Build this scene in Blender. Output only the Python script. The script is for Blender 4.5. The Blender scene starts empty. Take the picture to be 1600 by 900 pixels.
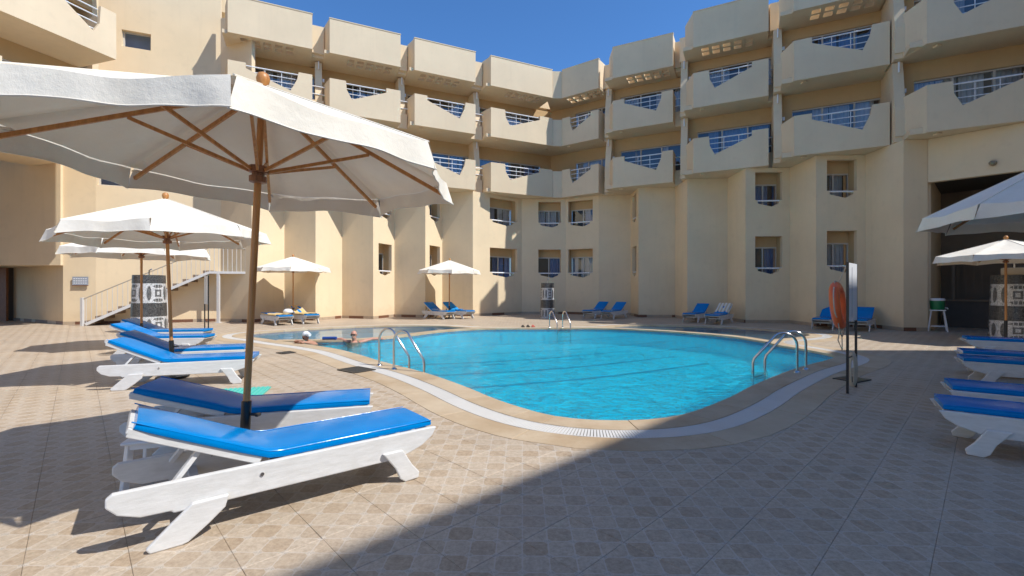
import bpy, bmesh, math, random
from mathutils import Vector, Matrix
random.seed(7)
R = math.radians
scene = bpy.context.scene
COL = scene.collection

# ------------------------------------------------------------------ camera, sky, sun, exposure
cam_data = bpy.data.cameras.new('camera')
cam = bpy.data.objects.new('camera', cam_data)
COL.objects.link(cam)
cam.location = (0, 0, 1.5)
cam.rotation_euler = (R(90), 0, 0)
cam_data.sensor_width = 36
cam_data.lens = 16.0
cam_data.clip_start = 0.05
cam_data.clip_end = 3000
scene.camera = cam

SUN_DIR = Vector((0.75, -0.31, 1.0)).normalized()
world = bpy.data.worlds.new('World'); scene.world = world; world.use_nodes = True
wn = world.node_tree.nodes; wl = world.node_tree.links
bg = wn['Background']
sky = wn.new('ShaderNodeTexSky'); sky.sky_type = 'NISHITA'; sky.sun_disc = False
sky.sun_elevation = math.asin(SUN_DIR.z)
sky.sun_rotation = math.atan2(SUN_DIR.x, SUN_DIR.y)
sky.altitude = 1200; sky.air_density = 1.0; sky.dust_density = 0.0; sky.ozone_density = 8
hs = wn.new('ShaderNodeHueSaturation'); hs.inputs['Saturation'].default_value = 1.10
wl.new(sky.outputs[0], hs.inputs['Color']); wl.new(hs.outputs[0], bg.inputs[0]); bg.inputs[1].default_value = 0.105
sun_data = bpy.data.lights.new('sun', 'SUN'); sun_data.energy = 2.7; sun_data.angle = R(0.53)
sun_data.color = (1.0, 0.985, 0.955)
sun = bpy.data.objects.new('sun', sun_data); COL.objects.link(sun)
sun.rotation_euler = SUN_DIR.to_track_quat('Z', 'Y').to_euler()
sun.location = (20, -8, 27)
scene.view_settings.view_transform = 'Standard'
scene.view_settings.look = 'None'
scene.view_settings.gamma = 1.0
scene.view_settings.exposure = 0.95
scene.cycles.diffuse_bounces = 7; scene.cycles.max_bounces = 14; scene.cycles.transparent_max_bounces = 16

# ------------------------------------------------------------------ helpers
def px(x, y, z=0.0):
    """ground plan of a photo point at height z"""
    Y = 711.1 * (1.5 - z) / (y - 450.0)
    return Vector(((x - 800) / 711.1 * Y, Y, z))

class MB:
    def __init__(self): self.v = []; self.f = []
    def add(self, vs, fs):
        o = len(self.v); self.v += [tuple(p) for p in vs]; self.f += [tuple(i + o for i in f) for f in fs]; return self
    def box(self, c, s, rz=0.0, M=None):
        hx, hy, hz = s[0] / 2, s[1] / 2, s[2] / 2
        vs = [Vector((sx * hx, sy * hy, sz * hz)) for sz in (-1, 1) for sx, sy in ((-1, -1), (1, -1), (1, 1), (-1, 1))]
        m = M if M is not None else Matrix.Rotation(rz, 3, 'Z')
        vs = [m @ p + Vector(c) for p in vs]
        return self.add(vs, [(3, 2, 1, 0), (4, 5, 6, 7), (0, 1, 5, 4), (1, 2, 6, 5), (2, 3, 7, 6), (3, 0, 4, 7)])
    def bar(self, a, b, w, h, up=(0, 0, 1)):
        a = Vector(a); b = Vector(b); d = (b - a); L = d.length; d.normalize()
        u = Vector(up); s = d.cross(u)
        if s.length < 1e-4: s = d.cross(Vector((1, 0, 0)))
        s.normalize(); u = s.cross(d)
        M = Matrix((d, s, u)).transposed()
        return self.box((a + b) / 2, (L, w, h), M=M)
    def quad(self, a, b, c, d): return self.add([a, b, c, d], [(0, 1, 2, 3)])
    def prism(self, poly, fn0, fn1):
        """poly of 2-tuples; fn0/fn1 map a 2-tuple to a 3D point on either side"""
        n = len(poly)
        self.add([fn0(p) for p in poly] + [fn1(p) for p in poly],
                 [tuple(range(n - 1, -1, -1)), tuple(range(n, 2 * n))] + [(i, (i + 1) % n, n + (i + 1) % n, n + i) for i in range(n)])
        return self
    def vprism(self, poly, z0, z1):
        return self.prism(poly, lambda p: (p[0], p[1], z0), lambda p: (p[0], p[1], z1))
    def tube(self, pts, r, n=8, caps=True, closed=False):
        pts = [Vector(p) for p in pts]; m = len(pts)
        rs = r if isinstance(r, (list, tuple)) else [r] * m
        o = len(self.v); prev = None
        for i, p in enumerate(pts):
            if closed: t = pts[(i + 1) % m] - pts[i - 1]
            else: t = pts[min(i + 1, m - 1)] - pts[max(i - 1, 0)]
            t.normalize()
            if prev is None:
                s = t.cross(Vector((0, 0, 1)))
                if s.length < 1e-3: s = t.cross(Vector((1, 0, 0)))
            else:
                s = prev - t * prev.dot(t)
            s.normalize(); prev = s; u = t.cross(s)
            for k in range(n):
                a = 2 * math.pi * k / n
                self.v.append(tuple(p + (s * math.cos(a) + u * math.sin(a)) * rs[i]))
        rng = m if closed else m - 1
        for i in range(rng):
            for k in range(n):
                j = (i + 1) % m
                self.f.append((o + i * n + k, o + i * n + (k + 1) % n, o + j * n + (k + 1) % n, o + j * n + k))
        if caps and not closed:
            self.f.append(tuple(o + k for k in range(n - 1, -1, -1)))
            self.f.append(tuple(o + (m - 1) * n + k for k in range(n)))
        return self
    def lathe(self, prof, n=24, c=(0, 0)):
        o = len(self.v); m = len(prof)
        for r, z in prof:
            for k in range(n):
                a = 2 * math.pi * k / n
                self.v.append((c[0] + r * math.cos(a), c[1] + r * math.sin(a), z))
        for i in range(m - 1):
            for k in range(n):
                self.f.append((o + i * n + k, o + i * n + (k + 1) % n, o + (i + 1) * n + (k + 1) % n, o + (i + 1) * n + k))
        if prof[0][0] > 1e-4: self.f.append(tuple(o + k for k in range(n - 1, -1, -1)))
        if prof[-1][0] > 1e-4: self.f.append(tuple(o + (m - 1) * n + k for k in range(n)))
        return self
    def grid(self, fn, nu, nv):
        o = len(self.v)
        for j in range(nv + 1):
            for i in range(nu + 1): self.v.append(tuple(fn(i / nu, j / nv)))
        for j in range(nv):
            for i in range(nu):
                a = o + j * (nu + 1) + i; self.f.append((a, a + 1, a + nu + 2, a + nu + 1))
        return self
    def mesh(self, name, mat, smooth=None, off=None):
        me = bpy.data.meshes.new(name)
        vs = self.v if off is None else [(p[0] - off[0], p[1] - off[1], p[2] - off[2]) for p in self.v]
        me.from_pydata(vs, [], self.f); me.validate(); me.update()
        bm = bmesh.new(); bm.from_mesh(me); bmesh.ops.recalc_face_normals(bm, faces=bm.faces); bm.to_mesh(me); bm.free()
        if mat: me.materials.append(mat)
        if smooth is not None:
            me.shade_smooth(); me.set_sharp_from_angle(angle=R(smooth))
        return me
    def build(self, name, mat, parent=None, smooth=None, world=False, bevel=0):
        """world=True: vertices are in scene coordinates, the parent stands unrotated at its location"""
        off = None
        if world and parent is not None:
            off = parent.location
            if parent.parent is not None: off = parent.location + parent.parent.location
        o = bpy.data.objects.new(name, self.mesh(name, mat, smooth, off)); COL.objects.link(o)
        if parent is not None: o.parent = parent
        if bevel:
            b = o.modifiers.new('bevel', 'BEVEL'); b.width = bevel; b.segments = 2; b.limit_method = 'ANGLE'; b.angle_limit = R(40)
        return o

def empty(name, loc, rz=0.0):
    o = bpy.data.objects.new(name, None); COL.objects.link(o); o.location = loc; o.rotation_euler = (0, 0, rz)
    o.empty_display_size = 0.2
    return o
def tag(o, label=None, cat=None, group=None, kind=None):
    if label: o['label'] = label
    if cat: o['category'] = cat
    if group: o['group'] = group
    if kind: o['kind'] = kind
    return o
def children(o): return [c for c in COL.objects if c.parent is o]
KIDS = {}
def copy_tree(o, parent=None):
    c = o.copy(); COL.objects.link(c); c.parent = parent
    for k in list(o.children): copy_tree(k, c)
    return c

# ------------------------------------------------------------------ materials
def mat_new(name):
    m = bpy.data.materials.new(name); m.use_nodes = True
    nt = m.node_tree; b = nt.nodes['Principled BSDF']
    return m, nt, b
def N(nt, t, **kw):
    n = nt.nodes.new(t)
    for k, v in kw.items(): setattr(n, k, v)
    return n
def plain(name, col, rough=0.6, metal=0.0, noise=0.0, scale=8.0, bump=0.0, spec=0.5, coat=0.0, vec='Object'):
    m, nt, b = mat_new(name)
    b.inputs['Base Color'].default_value = (*col, 1); b.inputs['Roughness'].default_value = rough
    b.inputs['Metallic'].default_value = metal; b.inputs['Specular IOR Level'].default_value = spec
    b.inputs['Coat Weight'].default_value = coat
    if noise or bump:
        tc = N(nt, 'ShaderNodeTexCoord'); nz = N(nt, 'ShaderNodeTexNoise'); nz.inputs['Scale'].default_value = scale
        nz.inputs['Detail'].default_value = 6; nt.links.new(tc.outputs[vec], nz.inputs['Vector'])
        if noise:
            r = N(nt, 'ShaderNodeMix', data_type='RGBA'); r.inputs[6].default_value = (*[c * (1 - noise) for c in col], 1)
            r.inputs[7].default_value = (*[min(1, c * (1 + noise)) for c in col], 1)
            nt.links.new(nz.outputs[0], r.inputs[0]); nt.links.new(r.outputs[2], b.inputs['Base Color'])
        if bump:
            bp = N(nt, 'ShaderNodeBump'); bp.inputs['Strength'].default_value = bump; bp.inputs['Distance'].default_value = 0.01
            nt.links.new(nz.outputs[0], bp.inputs['Height']); nt.links.new(bp.outputs[0], b.inputs['Normal'])
    return m
def math_n(nt, op, a, b=None, c=None):
    n = N(nt, 'ShaderNodeMath', operation=op)
    for i, v in enumerate((a, b, c)):
        if v is None: continue
        if isinstance(v, (int, float)): n.inputs[i].default_value = v
        else: nt.links.new(v, n.inputs[i])
    return n.outputs[0]
def mixc(nt, f, a, b):
    n = N(nt, 'ShaderNodeMix', data_type='RGBA')
    for i, v in ((0, f), (6, a), (7, b)):
        if isinstance(v, (int, float)): n.inputs[i].default_value = v
        elif isinstance(v, tuple): n.inputs[i].default_value = (*v, 1)
        else: nt.links.new(v, n.inputs[i])
    return n.outputs[2]
def noise_n(nt, vec, scale, detail=5, rough=0.55):
    n = N(nt, 'ShaderNodeTexNoise'); n.inputs['Scale'].default_value = scale; n.inputs['Detail'].default_value = detail
    n.inputs['Roughness'].default_value = rough; nt.links.new(vec, n.inputs['Vector']); return n.outputs[0]
def ramp(nt, f, lo, hi):
    n = N(nt, 'ShaderNodeMapRange'); nt.links.new(f, n.inputs[0]); n.inputs[1].default_value = lo; n.inputs[2].default_value = hi
    return n.outputs[0]

def mat_plaster(name, col):
    m, nt, b = mat_new(name)
    g = N(nt, 'ShaderNodeNewGeometry'); pos = g.outputs['Position']
    big = noise_n(nt, pos, 0.55, 6); mid = noise_n(nt, pos, 3.5, 6); fine = noise_n(nt, pos, 60, 4)
    mp = N(nt, 'ShaderNodeMapping'); mp.inputs['Scale'].default_value = (3.2, 3.2, 0.22); nt.links.new(pos, mp.inputs[0])
    streak = noise_n(nt, mp.outputs[0], 1.6, 6, 0.6)
    c1 = mixc(nt, ramp(nt, big, .3, .75), tuple(c * 0.93 for c in col), tuple(min(1, c * 1.05) for c in col))
    c2 = mixc(nt, math_n(nt, 'MULTIPLY', ramp(nt, streak, .53, .8), .20), c1, tuple(c * 0.74 for c in col))
    c3 = mixc(nt, math_n(nt, 'MULTIPLY', ramp(nt, mid, .55, .8), .32), c2, tuple(c * 0.8 for c in col))
    # damp staining and peeling with a ragged edge just above the ground
    sx = N(nt, 'ShaderNodeSeparateXYZ'); nt.links.new(pos, sx.inputs[0])
    low = math_n(nt, 'SUBTRACT', math_n(nt, 'ADD', 0.15, math_n(nt, 'MULTIPLY', mid, 1.1)), sx.outputs[2])
    c4 = mixc(nt, math_n(nt, 'MULTIPLY', ramp(nt, low, 0.0, .5), .35), c3, tuple(c * f for c, f in zip(col, (.86, .78, .7))))
    nt.links.new(c4, b.inputs['Base Color']); b.inputs['Roughness'].default_value = 0.9; b.inputs['Specular IOR Level'].default_value = 0.15
    bp = N(nt, 'ShaderNodeBump'); bp.inputs['Strength'].default_value = 0.25; bp.inputs['Distance'].default_value = 0.004
    nt.links.new(math_n(nt, 'ADD', fine, math_n(nt, 'MULTIPLY', mid, 1.5)), bp.inputs['Height']); nt.links.new(bp.outputs[0], b.inputs['Normal'])
    return m

PLASTER = mat_plaster('cream_plaster', (0.77, 0.615, 0.405))
BALC = mat_plaster('balcony_plaster', (0.74, 0.595, 0.405))
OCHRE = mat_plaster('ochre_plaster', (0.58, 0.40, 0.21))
WHITE_METAL = plain('white_painted_metal', (0.80, 0.80, 0.80), 0.4, noise=.05)
FRAME = plain('window_frame', (0.55, 0.51, 0.44), 0.5)
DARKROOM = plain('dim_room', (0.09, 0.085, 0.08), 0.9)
CURTAIN = plain('curtain_cloth', (0.62, 0.62, 0.62), 0.9, noise=.2, scale=3)
CURTAIN_REFL_BLUE = plain('blue_curtain_and_reflection', (0.22, 0.36, 0.62), 0.9, noise=.25, scale=3)  # blue of some curtains and of the reflection painted behind small panes
def mat_glass():
    m, nt, b = mat_new('window_glass')
    nt.nodes.remove(b); out = nt.nodes['Material Output']
    tr = N(nt, 'ShaderNodeBsdfTransparent'); tr.inputs[0].default_value = (.74, .79, .84, 1)
    gl = N(nt, 'ShaderNodeBsdfGlossy'); gl.inputs['Roughness'].default_value = .02; gl.inputs[0].default_value = (.62, .66, .70, 1)
    g = N(nt, 'ShaderNodeNewGeometry'); nz = noise_n(nt, g.outputs['Position'], 1.2, 2)
    bp = N(nt, 'ShaderNodeBump'); bp.inputs['Strength'].default_value = .08; bp.inputs['Distance'].default_value = .05
    nt.links.new(nz, bp.inputs['Height']); nt.links.new(bp.outputs[0], gl.inputs['Normal'])
    fr = N(nt, 'ShaderNodeFresnel'); fr.inputs[0].default_value = 1.55
    mx = N(nt, 'ShaderNodeMixShader'); nt.links.new(math_n(nt, 'ADD', fr.outputs[0], .10), mx.inputs[0])
    nt.links.new(tr.outputs[0], mx.inputs[1]); nt.links.new(gl.outputs[0], mx.inputs[2]); nt.links.new(mx.outputs[0], out.inputs[0])
    return m
GLASS = mat_glass()
SKIRT = plain('skirting_tile', (0.42, 0.32, 0.22), .5, noise=.2, scale=5)
SKIRT_D = plain('dark_skirting_tile', (0.17, 0.075, 0.04), .45, noise=.25, scale=5)

def mat_tiles():
    """ceramic floor tile: flat print of tan and pale stones with cut corners, 0.15 m cells turned 45 degrees to the joints"""
    m, nt, b = mat_new('printed_floor_tile')
    g = N(nt, 'ShaderNodeNewGeometry'); pos = g.outputs['Position']
    mp = N(nt, 'ShaderNodeMapping', vector_type='TEXTURE'); mp.inputs['Rotation'].default_value = (0, 0, R(-TILE_ROT)); mp.inputs['Scale'].default_value = (.15, .15, .15)
    nt.links.new(pos, mp.inputs[0])
    wob = N(nt, 'ShaderNodeTexNoise'); wob.inputs['Scale'].default_value = 7; wob.inputs['Detail'].default_value = 3; nt.links.new(mp.outputs[0], wob.inputs['Vector'])
    s = N(nt, 'ShaderNodeSeparateXYZ'); nt.links.new(mp.outputs[0], s.inputs[0])
    wx = math_n(nt, 'MULTIPLY', math_n(nt, 'SUBTRACT', wob.outputs[0], .5), .07)
    X = math_n(nt, 'ADD', s.outputs[0], wx); Y = math_n(nt, 'SUBTRACT', s.outputs[1], wx)
    cx = math_n(nt, 'FLOOR', X); cy = math_n(nt, 'FLOOR', Y)
    chk = math_n(nt, 'ABSOLUTE', math_n(nt, 'MODULO', math_n(nt, 'ADD', cx, cy), 2))
    a = math_n(nt, 'ABSOLUTE', math_n(nt, 'SUBTRACT', math_n(nt, 'FRACT', X), .5))
    c = math_n(nt, 'ABSOLUTE', math_n(nt, 'SUBTRACT', math_n(nt, 'FRACT', Y), .5))
    edge = math_n(nt, 'MAXIMUM', a, c); sm = math_n(nt, 'ADD', a, c)
    line = math_n(nt, 'MAXIMUM', math_n(nt, 'GREATER_THAN', edge, .472), math_n(nt, 'MULTIPLY', math_n(nt, 'GREATER_THAN', sm, .79), math_n(nt, 'LESS_THAN', sm, .83)))
    dot = math_n(nt, 'GREATER_THAN', sm, .83)
    cid = N(nt, 'ShaderNodeCombineXYZ'); nt.links.new(cx, cid.inputs[0]); nt.links.new(cy, cid.inputs[1])
    wn_ = N(nt, 'ShaderNodeTexWhiteNoise'); nt.links.new(cid.outputs[0], wn_.inputs[0]); rnd = wn_.outputs[0]
    st = noise_n(nt, pos, 26, 8, .7); st2 = noise_n(nt, pos, 70, 5, .6); bigv = noise_n(nt, pos, .8, 5)
    mot = ramp(nt, math_n(nt, 'ADD', math_n(nt, 'MULTIPLY', st, .7), math_n(nt, 'MULTIPLY', st2, .3)), .36, .64)
    tan = mixc(nt, mot, (.265, .17, .09), (.47, .335, .205)); pale = mixc(nt, mot, (.385, .295, .205), (.60, .49, .365))
    # how strongly a stone differs from its neighbour changes from stone to stone
    k = math_n(nt, 'MULTIPLY', chk, math_n(nt, 'ADD', .18, math_n(nt, 'MULTIPLY', rnd, .42)))
    col = mixc(nt, k, pale, tan)
    col = mixc(nt, math_n(nt, 'MULTIPLY', line, .55), col, (.60, .52, .43))
    hatch = math_n(nt, 'GREATER_THAN', math_n(nt, 'SINE', math_n(nt, 'MULTIPLY', math_n(nt, 'ADD', X, math_n(nt, 'MULTIPLY', st2, .25)), 95.0)), .15)
    mark = math_n(nt, 'MULTIPLY', math_n(nt, 'MULTIPLY', hatch, math_n(nt, 'LESS_THAN', math_n(nt, 'ABSOLUTE', math_n(nt, 'SUBTRACT', c, .5)), .055)), dot)
    col = mixc(nt, math_n(nt, 'MULTIPLY', dot, .5), col, (.56, .49, .40))
    col = mixc(nt, math_n(nt, 'MULTIPLY', mark, .45), col, (.2, .18, .16))
    col = mixc(nt, math_n(nt, 'MULTIPLY', ramp(nt, bigv, .45, .8), .35), col, mixc(nt, .5, col, (.22, .18, .14)))
    # each ceramic tile has its own tone
    mp2 = N(nt, 'ShaderNodeMapping', vector_type='TEXTURE'); mp2.inputs['Rotation'].default_value = (0, 0, R(45 - TILE_ROT)); mp2.inputs['Scale'].default_value = (.4243, .4243, .4243); nt.links.new(pos, mp2.inputs[0])
    av = N(nt, 'ShaderNodeVectorMath', operation='ADD'); av.inputs[1].default_value = (.5, .5, 0); nt.links.new(mp2.outputs[0], av.inputs[0])
    s2 = N(nt, 'ShaderNodeSeparateXYZ'); nt.links.new(av.outputs[0], s2.inputs[0]); c2 = N(nt, 'ShaderNodeCombineXYZ')
    nt.links.new(math_n(nt, 'FLOOR', s2.outputs[0]), c2.inputs[0]); nt.links.new(math_n(nt, 'FLOOR', s2.outputs[1]), c2.inputs[1])
    w2 = N(nt, 'ShaderNodeTexWhiteNoise'); nt.links.new(c2.outputs[0], w2.inputs[0])
    col = mixc(nt, math_n(nt, 'MULTIPLY', w2.outputs[0], .38), col, mixc(nt, .45, col, (.20, .16, .125)))
    blot = noise_n(nt, pos, 2.6, 7, .7); col = mixc(nt, math_n(nt, 'MULTIPLY', ramp(nt, blot, .56, .72), .28), col, (.21, .165, .125))
    nt.links.new(col, b.inputs['Base Color'])
    nt.links.new(math_n(nt, 'ADD', .38, math_n(nt, 'MULTIPLY', st, .25)), b.inputs['Roughness'])
    b.inputs['Specular IOR Level'].default_value = .4
    h = math_n(nt, 'SUBTRACT', math_n(nt, 'MULTIPLY', st, .5), math_n(nt, 'MULTIPLY', math_n(nt, 'MAXIMUM', line, dot), .35))
    bp = N(nt, 'ShaderNodeBump'); bp.inputs['Strength'].default_value = .35; bp.inputs['Distance'].default_value = .003
    nt.links.new(h, bp.inputs['Height']); nt.links.new(bp.outputs[0], b.inputs['Normal'])
    return m
TILE_ROT = 1.3
TILES = mat_tiles()
GROUT = plain('dark_grout', (0.30, 0.24, 0.18), .9, noise=.5, scale=3, vec='Object')
def mat_sand():
    m, nt, b = mat_new('sandstone_slab')
    g = N(nt, 'ShaderNodeNewGeometry'); oi = N(nt, 'ShaderNodeObjectInfo'); pos = g.outputs['Position']
    n1 = noise_n(nt, pos, 1.7, 7, .6); n2 = noise_n(nt, pos, 22, 6, .65)
    c = mixc(nt, ramp(nt, n1, .35, .7), (.40, .275, .155), (.54, .42, .28))
    c = mixc(nt, math_n(nt, 'MULTIPLY', ramp(nt, n2, .5, .75), .35), c, (.34, .23, .13))
    c = mixc(nt, math_n(nt, 'MULTIPLY', oi.outputs['Random'], .4), c, (.58, .47, .33))
    nt.links.new(c, b.inputs['Base Color']); b.inputs['Roughness'].default_value = .55
    bp = N(nt, 'ShaderNodeBump'); bp.inputs['Strength'].default_value = .2; bp.inputs['Distance'].default_value = .003
    nt.links.new(n2, bp.inputs['Height']); nt.links.new(bp.outputs[0], b.inputs['Normal'])
    return m
SAND = mat_sand()
GRATE = plain('white_grating', (.63, .60, .55), .5, noise=.06, scale=4)
def mat_poolfloor():
    m, nt, b = mat_new('turquoise_pool_mosaic')
    g = N(nt, 'ShaderNodeNewGeometry'); pos = g.outputs['Position']
    n1 = noise_n(nt, pos, 1.3, 5); n2 = noise_n(nt, pos, 6, 4)
    c = mixc(nt, ramp(nt, n1, .3, .7), (.05, .66, .80), (.06, .76, .88))
    c = mixc(nt, math_n(nt, 'MULTIPLY', ramp(nt, n2, .45, .7), .3), c, (.10, .86, .93))
    mp = N(nt, 'ShaderNodeMapping'); mp.inputs['Rotation'].default_value = (0, 0, R(20)); mp.inputs['Scale'].default_value = (9, 9, 9); nt.links.new(pos, mp.inputs[0])
    fl = N(nt, 'ShaderNodeVectorMath', operation='FLOOR'); nt.links.new(mp.outputs[0], fl.inputs[0]); wn_ = N(nt, 'ShaderNodeTexWhiteNoise'); nt.links.new(fl.outputs[0], wn_.inputs[0])
    c = mixc(nt, math_n(nt, 'MULTIPLY', wn_.outputs[0], .55), c, mixc(nt, .5, c, (.02, .38, .58)))
    nt.links.new(c, b.inputs['Base Color']); b.inputs['Roughness'].default_value = .5
    return m
POOLFLOOR = mat_poolfloor()
POOLDARK = plain('dark_blue_mosaic', (.01, .10, .30), .35, noise=.25, scale=20)
SHALLOW = plain('shallow_basin_mosaic', (.16, .36, .44), .5, noise=.15, scale=6)
def mat_water(name, refr, scale, strength, tint):
    m, nt, b = mat_new(name); nt.nodes.remove(b); out = nt.nodes['Material Output']
    g = N(nt, 'ShaderNodeNewGeometry'); pos = g.outputs['Position']
    mp = N(nt, 'ShaderNodeMapping'); mp.inputs['Rotation'].default_value = (0, 0, R(25)); mp.inputs['Scale'].default_value = (1, 1.9, 1); nt.links.new(pos, mp.inputs[0])
    h = math_n(nt, 'ADD', noise_n(nt, mp.outputs[0], scale, 3, .5), math_n(nt, 'MULTIPLY', noise_n(nt, mp.outputs[0], scale * 2.9, 3, .5), .45))
    bp = N(nt, 'ShaderNodeBump'); bp.inputs['Strength'].default_value = strength; bp.inputs['Distance'].default_value = .22
    nt.links.new(h, bp.inputs['Height'])
    tr = N(nt, 'ShaderNodeBsdfTransparent'); tr.inputs[0].default_value = (*tint, 1)
    rf = N(nt, 'ShaderNodeBsdfRefraction'); rf.inputs['IOR'].default_value = 1.33; rf.inputs['Roughness'].default_value = .0; rf.inputs[0].default_value = (*tint, 1)
    gl = N(nt, 'ShaderNodeBsdfGlossy'); gl.inputs['Roughness'].default_value = .03
    fr = N(nt, 'ShaderNodeFresnel'); fr.inputs[0].default_value = 1.33
    for n in (rf, gl, fr): nt.links.new(bp.outputs[0], n.inputs['Normal'])
    m1 = N(nt, 'ShaderNodeMixShader'); m1.inputs[0].default_value = refr
    nt.links.new(tr.outputs[0], m1.inputs[1]); nt.links.new(rf.outputs[0], m1.inputs[2])
    m2 = N(nt, 'ShaderNodeMixShader'); nt.links.new(fr.outputs[0], m2.inputs[0])
    nt.links.new(m1.outputs[0], m2.inputs[1]); nt.links.new(gl.outputs[0], m2.inputs[2]); nt.links.new(m2.outputs[0], out.inputs[0])
    return m
WATER = mat_water('rippled_water', .48, 2.1, 1.0, (.55, .96, 1.0))
WATER_S = mat_water('still_water', .2, 1.4, .05, (.85, .95, 1))
def mat_canvas():
    m, nt, b = mat_new('off_white_canvas'); out = nt.nodes['Material Output']
    tc = N(nt, 'ShaderNodeTexCoord'); ob = tc.outputs['Object']
    n1 = noise_n(nt, ob, 2.2, 6); n2 = noise_n(nt, ob, 130, 3); n3 = noise_n(nt, ob, 7, 5)
    c = mixc(nt, ramp(nt, n1, .3, .75), (.79, .725, .61), (.86, .81, .71))
    c = mixc(nt, math_n(nt, 'MULTIPLY', ramp(nt, n3, .58, .8), .3), c, (.60, .55, .48))
    nt.links.new(c, b.inputs['Base Color']); b.inputs['Roughness'].default_value = .95; b.inputs['Specular IOR Level'].default_value = .1
    bp = N(nt, 'ShaderNodeBump'); bp.inputs['Strength'].default_value = .5; bp.inputs['Distance'].default_value = .02
    nt.links.new(math_n(nt, 'ADD', math_n(nt, 'MULTIPLY', n3, 1.0), math_n(nt, 'MULTIPLY', n2, .12)), bp.inputs['Height']); nt.links.new(bp.outputs[0], b.inputs['Normal'])
    tl = N(nt, 'ShaderNodeBsdfTranslucent'); tl.inputs[0].default_value = (.62, .40, .17, 1)
    mx = N(nt, 'ShaderNodeMixShader'); mx.inputs[0].default_value = .045
    nt.links.new(b.outputs[0], mx.inputs[1]); nt.links.new(tl.outputs[0], mx.inputs[2]); nt.links.new(mx.outputs[0], out.inputs[0])
    return m
CANVAS = mat_canvas()
def mat_wood(name, a, bcol, sc=(2, 30, 30)):
    m, nt, b = mat_new(name); tc = N(nt, 'ShaderNodeTexCoord')
    mp = N(nt, 'ShaderNodeMapping'); mp.inputs['Scale'].default_value = sc; nt.links.new(tc.outputs['Object'], mp.inputs[0])
    n = noise_n(nt, mp.outputs[0], 2.2, 6, .65)
    nt.links.new(mixc(nt, ramp(nt, n, .3, .7), a, bcol), b.inputs['Base Color']); b.inputs['Roughness'].default_value = .42
    return m
WOOD = mat_wood('varnished_wood', (.38, .15, .04), (.62, .29, .09), (14, 14, 1.2))
WOOD_D = mat_wood('dark_wood', (.18, .07, .03), (.33, .14, .06), (14, 14, 3))
BLACK = plain('black_metal', (.015, .015, .016), .35)
def mat_white_wood():
    m, nt, b = mat_new('worn_white_paint'); tc = N(nt, 'ShaderNodeTexCoord'); ob = tc.outputs['Object']; g = N(nt, 'ShaderNodeNewGeometry')
    mp = N(nt, 'ShaderNodeMapping'); mp.inputs['Scale'].default_value = (2.5, 12, 12); nt.links.new(ob, mp.inputs[0])
    grain = noise_n(nt, mp.outputs[0], 3.0, 6, .65); chip = noise_n(nt, g.outputs['Position'], 14, 6, .7); grime = noise_n(nt, g.outputs['Position'], 3.2, 6, .6)
    c = mixc(nt, ramp(nt, grain, .35, .7), (.60, .58, .545), (.70, .68, .65))
    c = mixc(nt, math_n(nt, 'MULTIPLY', ramp(nt, grime, .55, .8), .45), c, (.44, .40, .34))
    c = mixc(nt, math_n(nt, 'MULTIPLY', ramp(nt, chip, .70, .74), .75), c, (.26, .17, .10))
    nt.links.new(c, b.inputs['Base Color']); b.inputs['Roughness'].default_value = .5
    bp = N(nt, 'ShaderNodeBump'); bp.inputs['Strength'].default_value = .35; bp.inputs['Distance'].default_value = .006
    nt.links.new(math_n(nt, 'ADD', grain, math_n(nt, 'MULTIPLY', chip, .4)), bp.inputs['Height']); nt.links.new(bp.outputs[0], b.inputs['Normal'])
    return m
WHITE_WOOD = mat_white_wood()
def mat_vinyl():
    m, nt, b = mat_new('blue_vinyl'); tc = N(nt, 'ShaderNodeTexCoord')
    n1 = noise_n(nt, tc.outputs['Object'], 4, 4); n2 = noise_n(nt, tc.outputs['Object'], 14, 4)
    nt.links.new(mixc(nt, ramp(nt, n1, .3, .7), (.0, .175, .49), (.0, .215, .57)), b.inputs['Base Color'])
    b.inputs['Roughness'].default_value = .16; b.inputs['Specular IOR Level'].default_value = .25; b.inputs['IOR'].default_value = 1.22
    bp = N(nt, 'ShaderNodeBump'); bp.inputs['Strength'].default_value = .22; bp.inputs['Distance'].default_value = .012
    nt.links.new(math_n(nt, 'ADD', n1, math_n(nt, 'MULTIPLY', n2, .35)), bp.inputs['Height']); nt.links.new(bp.outputs[0], b.inputs['Normal'])
    return m
VINYL = mat_vinyl()
STEEL = plain('stainless_steel', (.62, .60, .57), .18, metal=1.0, noise=.08, scale=6)
ORANGE = plain('orange_plastic', (.76, .13, .03), .4, noise=.12, scale=6)
ROPE = plain('rope', (.50, .43, .33), .9, noise=.15, scale=30)

# ------------------------------------------------------------------ plan of the pool
def catmull(P, n=10):
    out = []; m = len(P)
    for i in range(m):
        p0, p1, p2, p3 = (Vector(P[(i + k) % m]) for k in (-1, 0, 1, 2))
        for k in range(n):
            t = k / n
            out.append(0.5 * ((2 * p1) + (p2 - p0) * t + (2 * p0 - 5 * p1 + 4 * p2 - p3) * t * t + (3 * p1 - p0 - 3 * p2 + p3) * t ** 3))
    return out
def catmull_open(P, n=10):
    Q = [Vector(P[0]) * 2 - Vector(P[1])] + [Vector(p) for p in P] + [Vector(P[-1]) * 2 - Vector(P[-2])]
    out = []
    for i in range(1, len(Q) - 2):
        p0, p1, p2, p3 = Q[i - 1], Q[i], Q[i + 1], Q[i + 2]
        for k in range(n):
            t = k / n
            out.append(0.5 * ((2 * p1) + (p2 - p0) * t + (2 * p0 - 5 * p1 + 4 * p2 - p3) * t * t + (3 * p1 - p0 - 3 * p2 + p3) * t ** 3))
    out.append(Vector(P[-1])); return out
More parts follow.
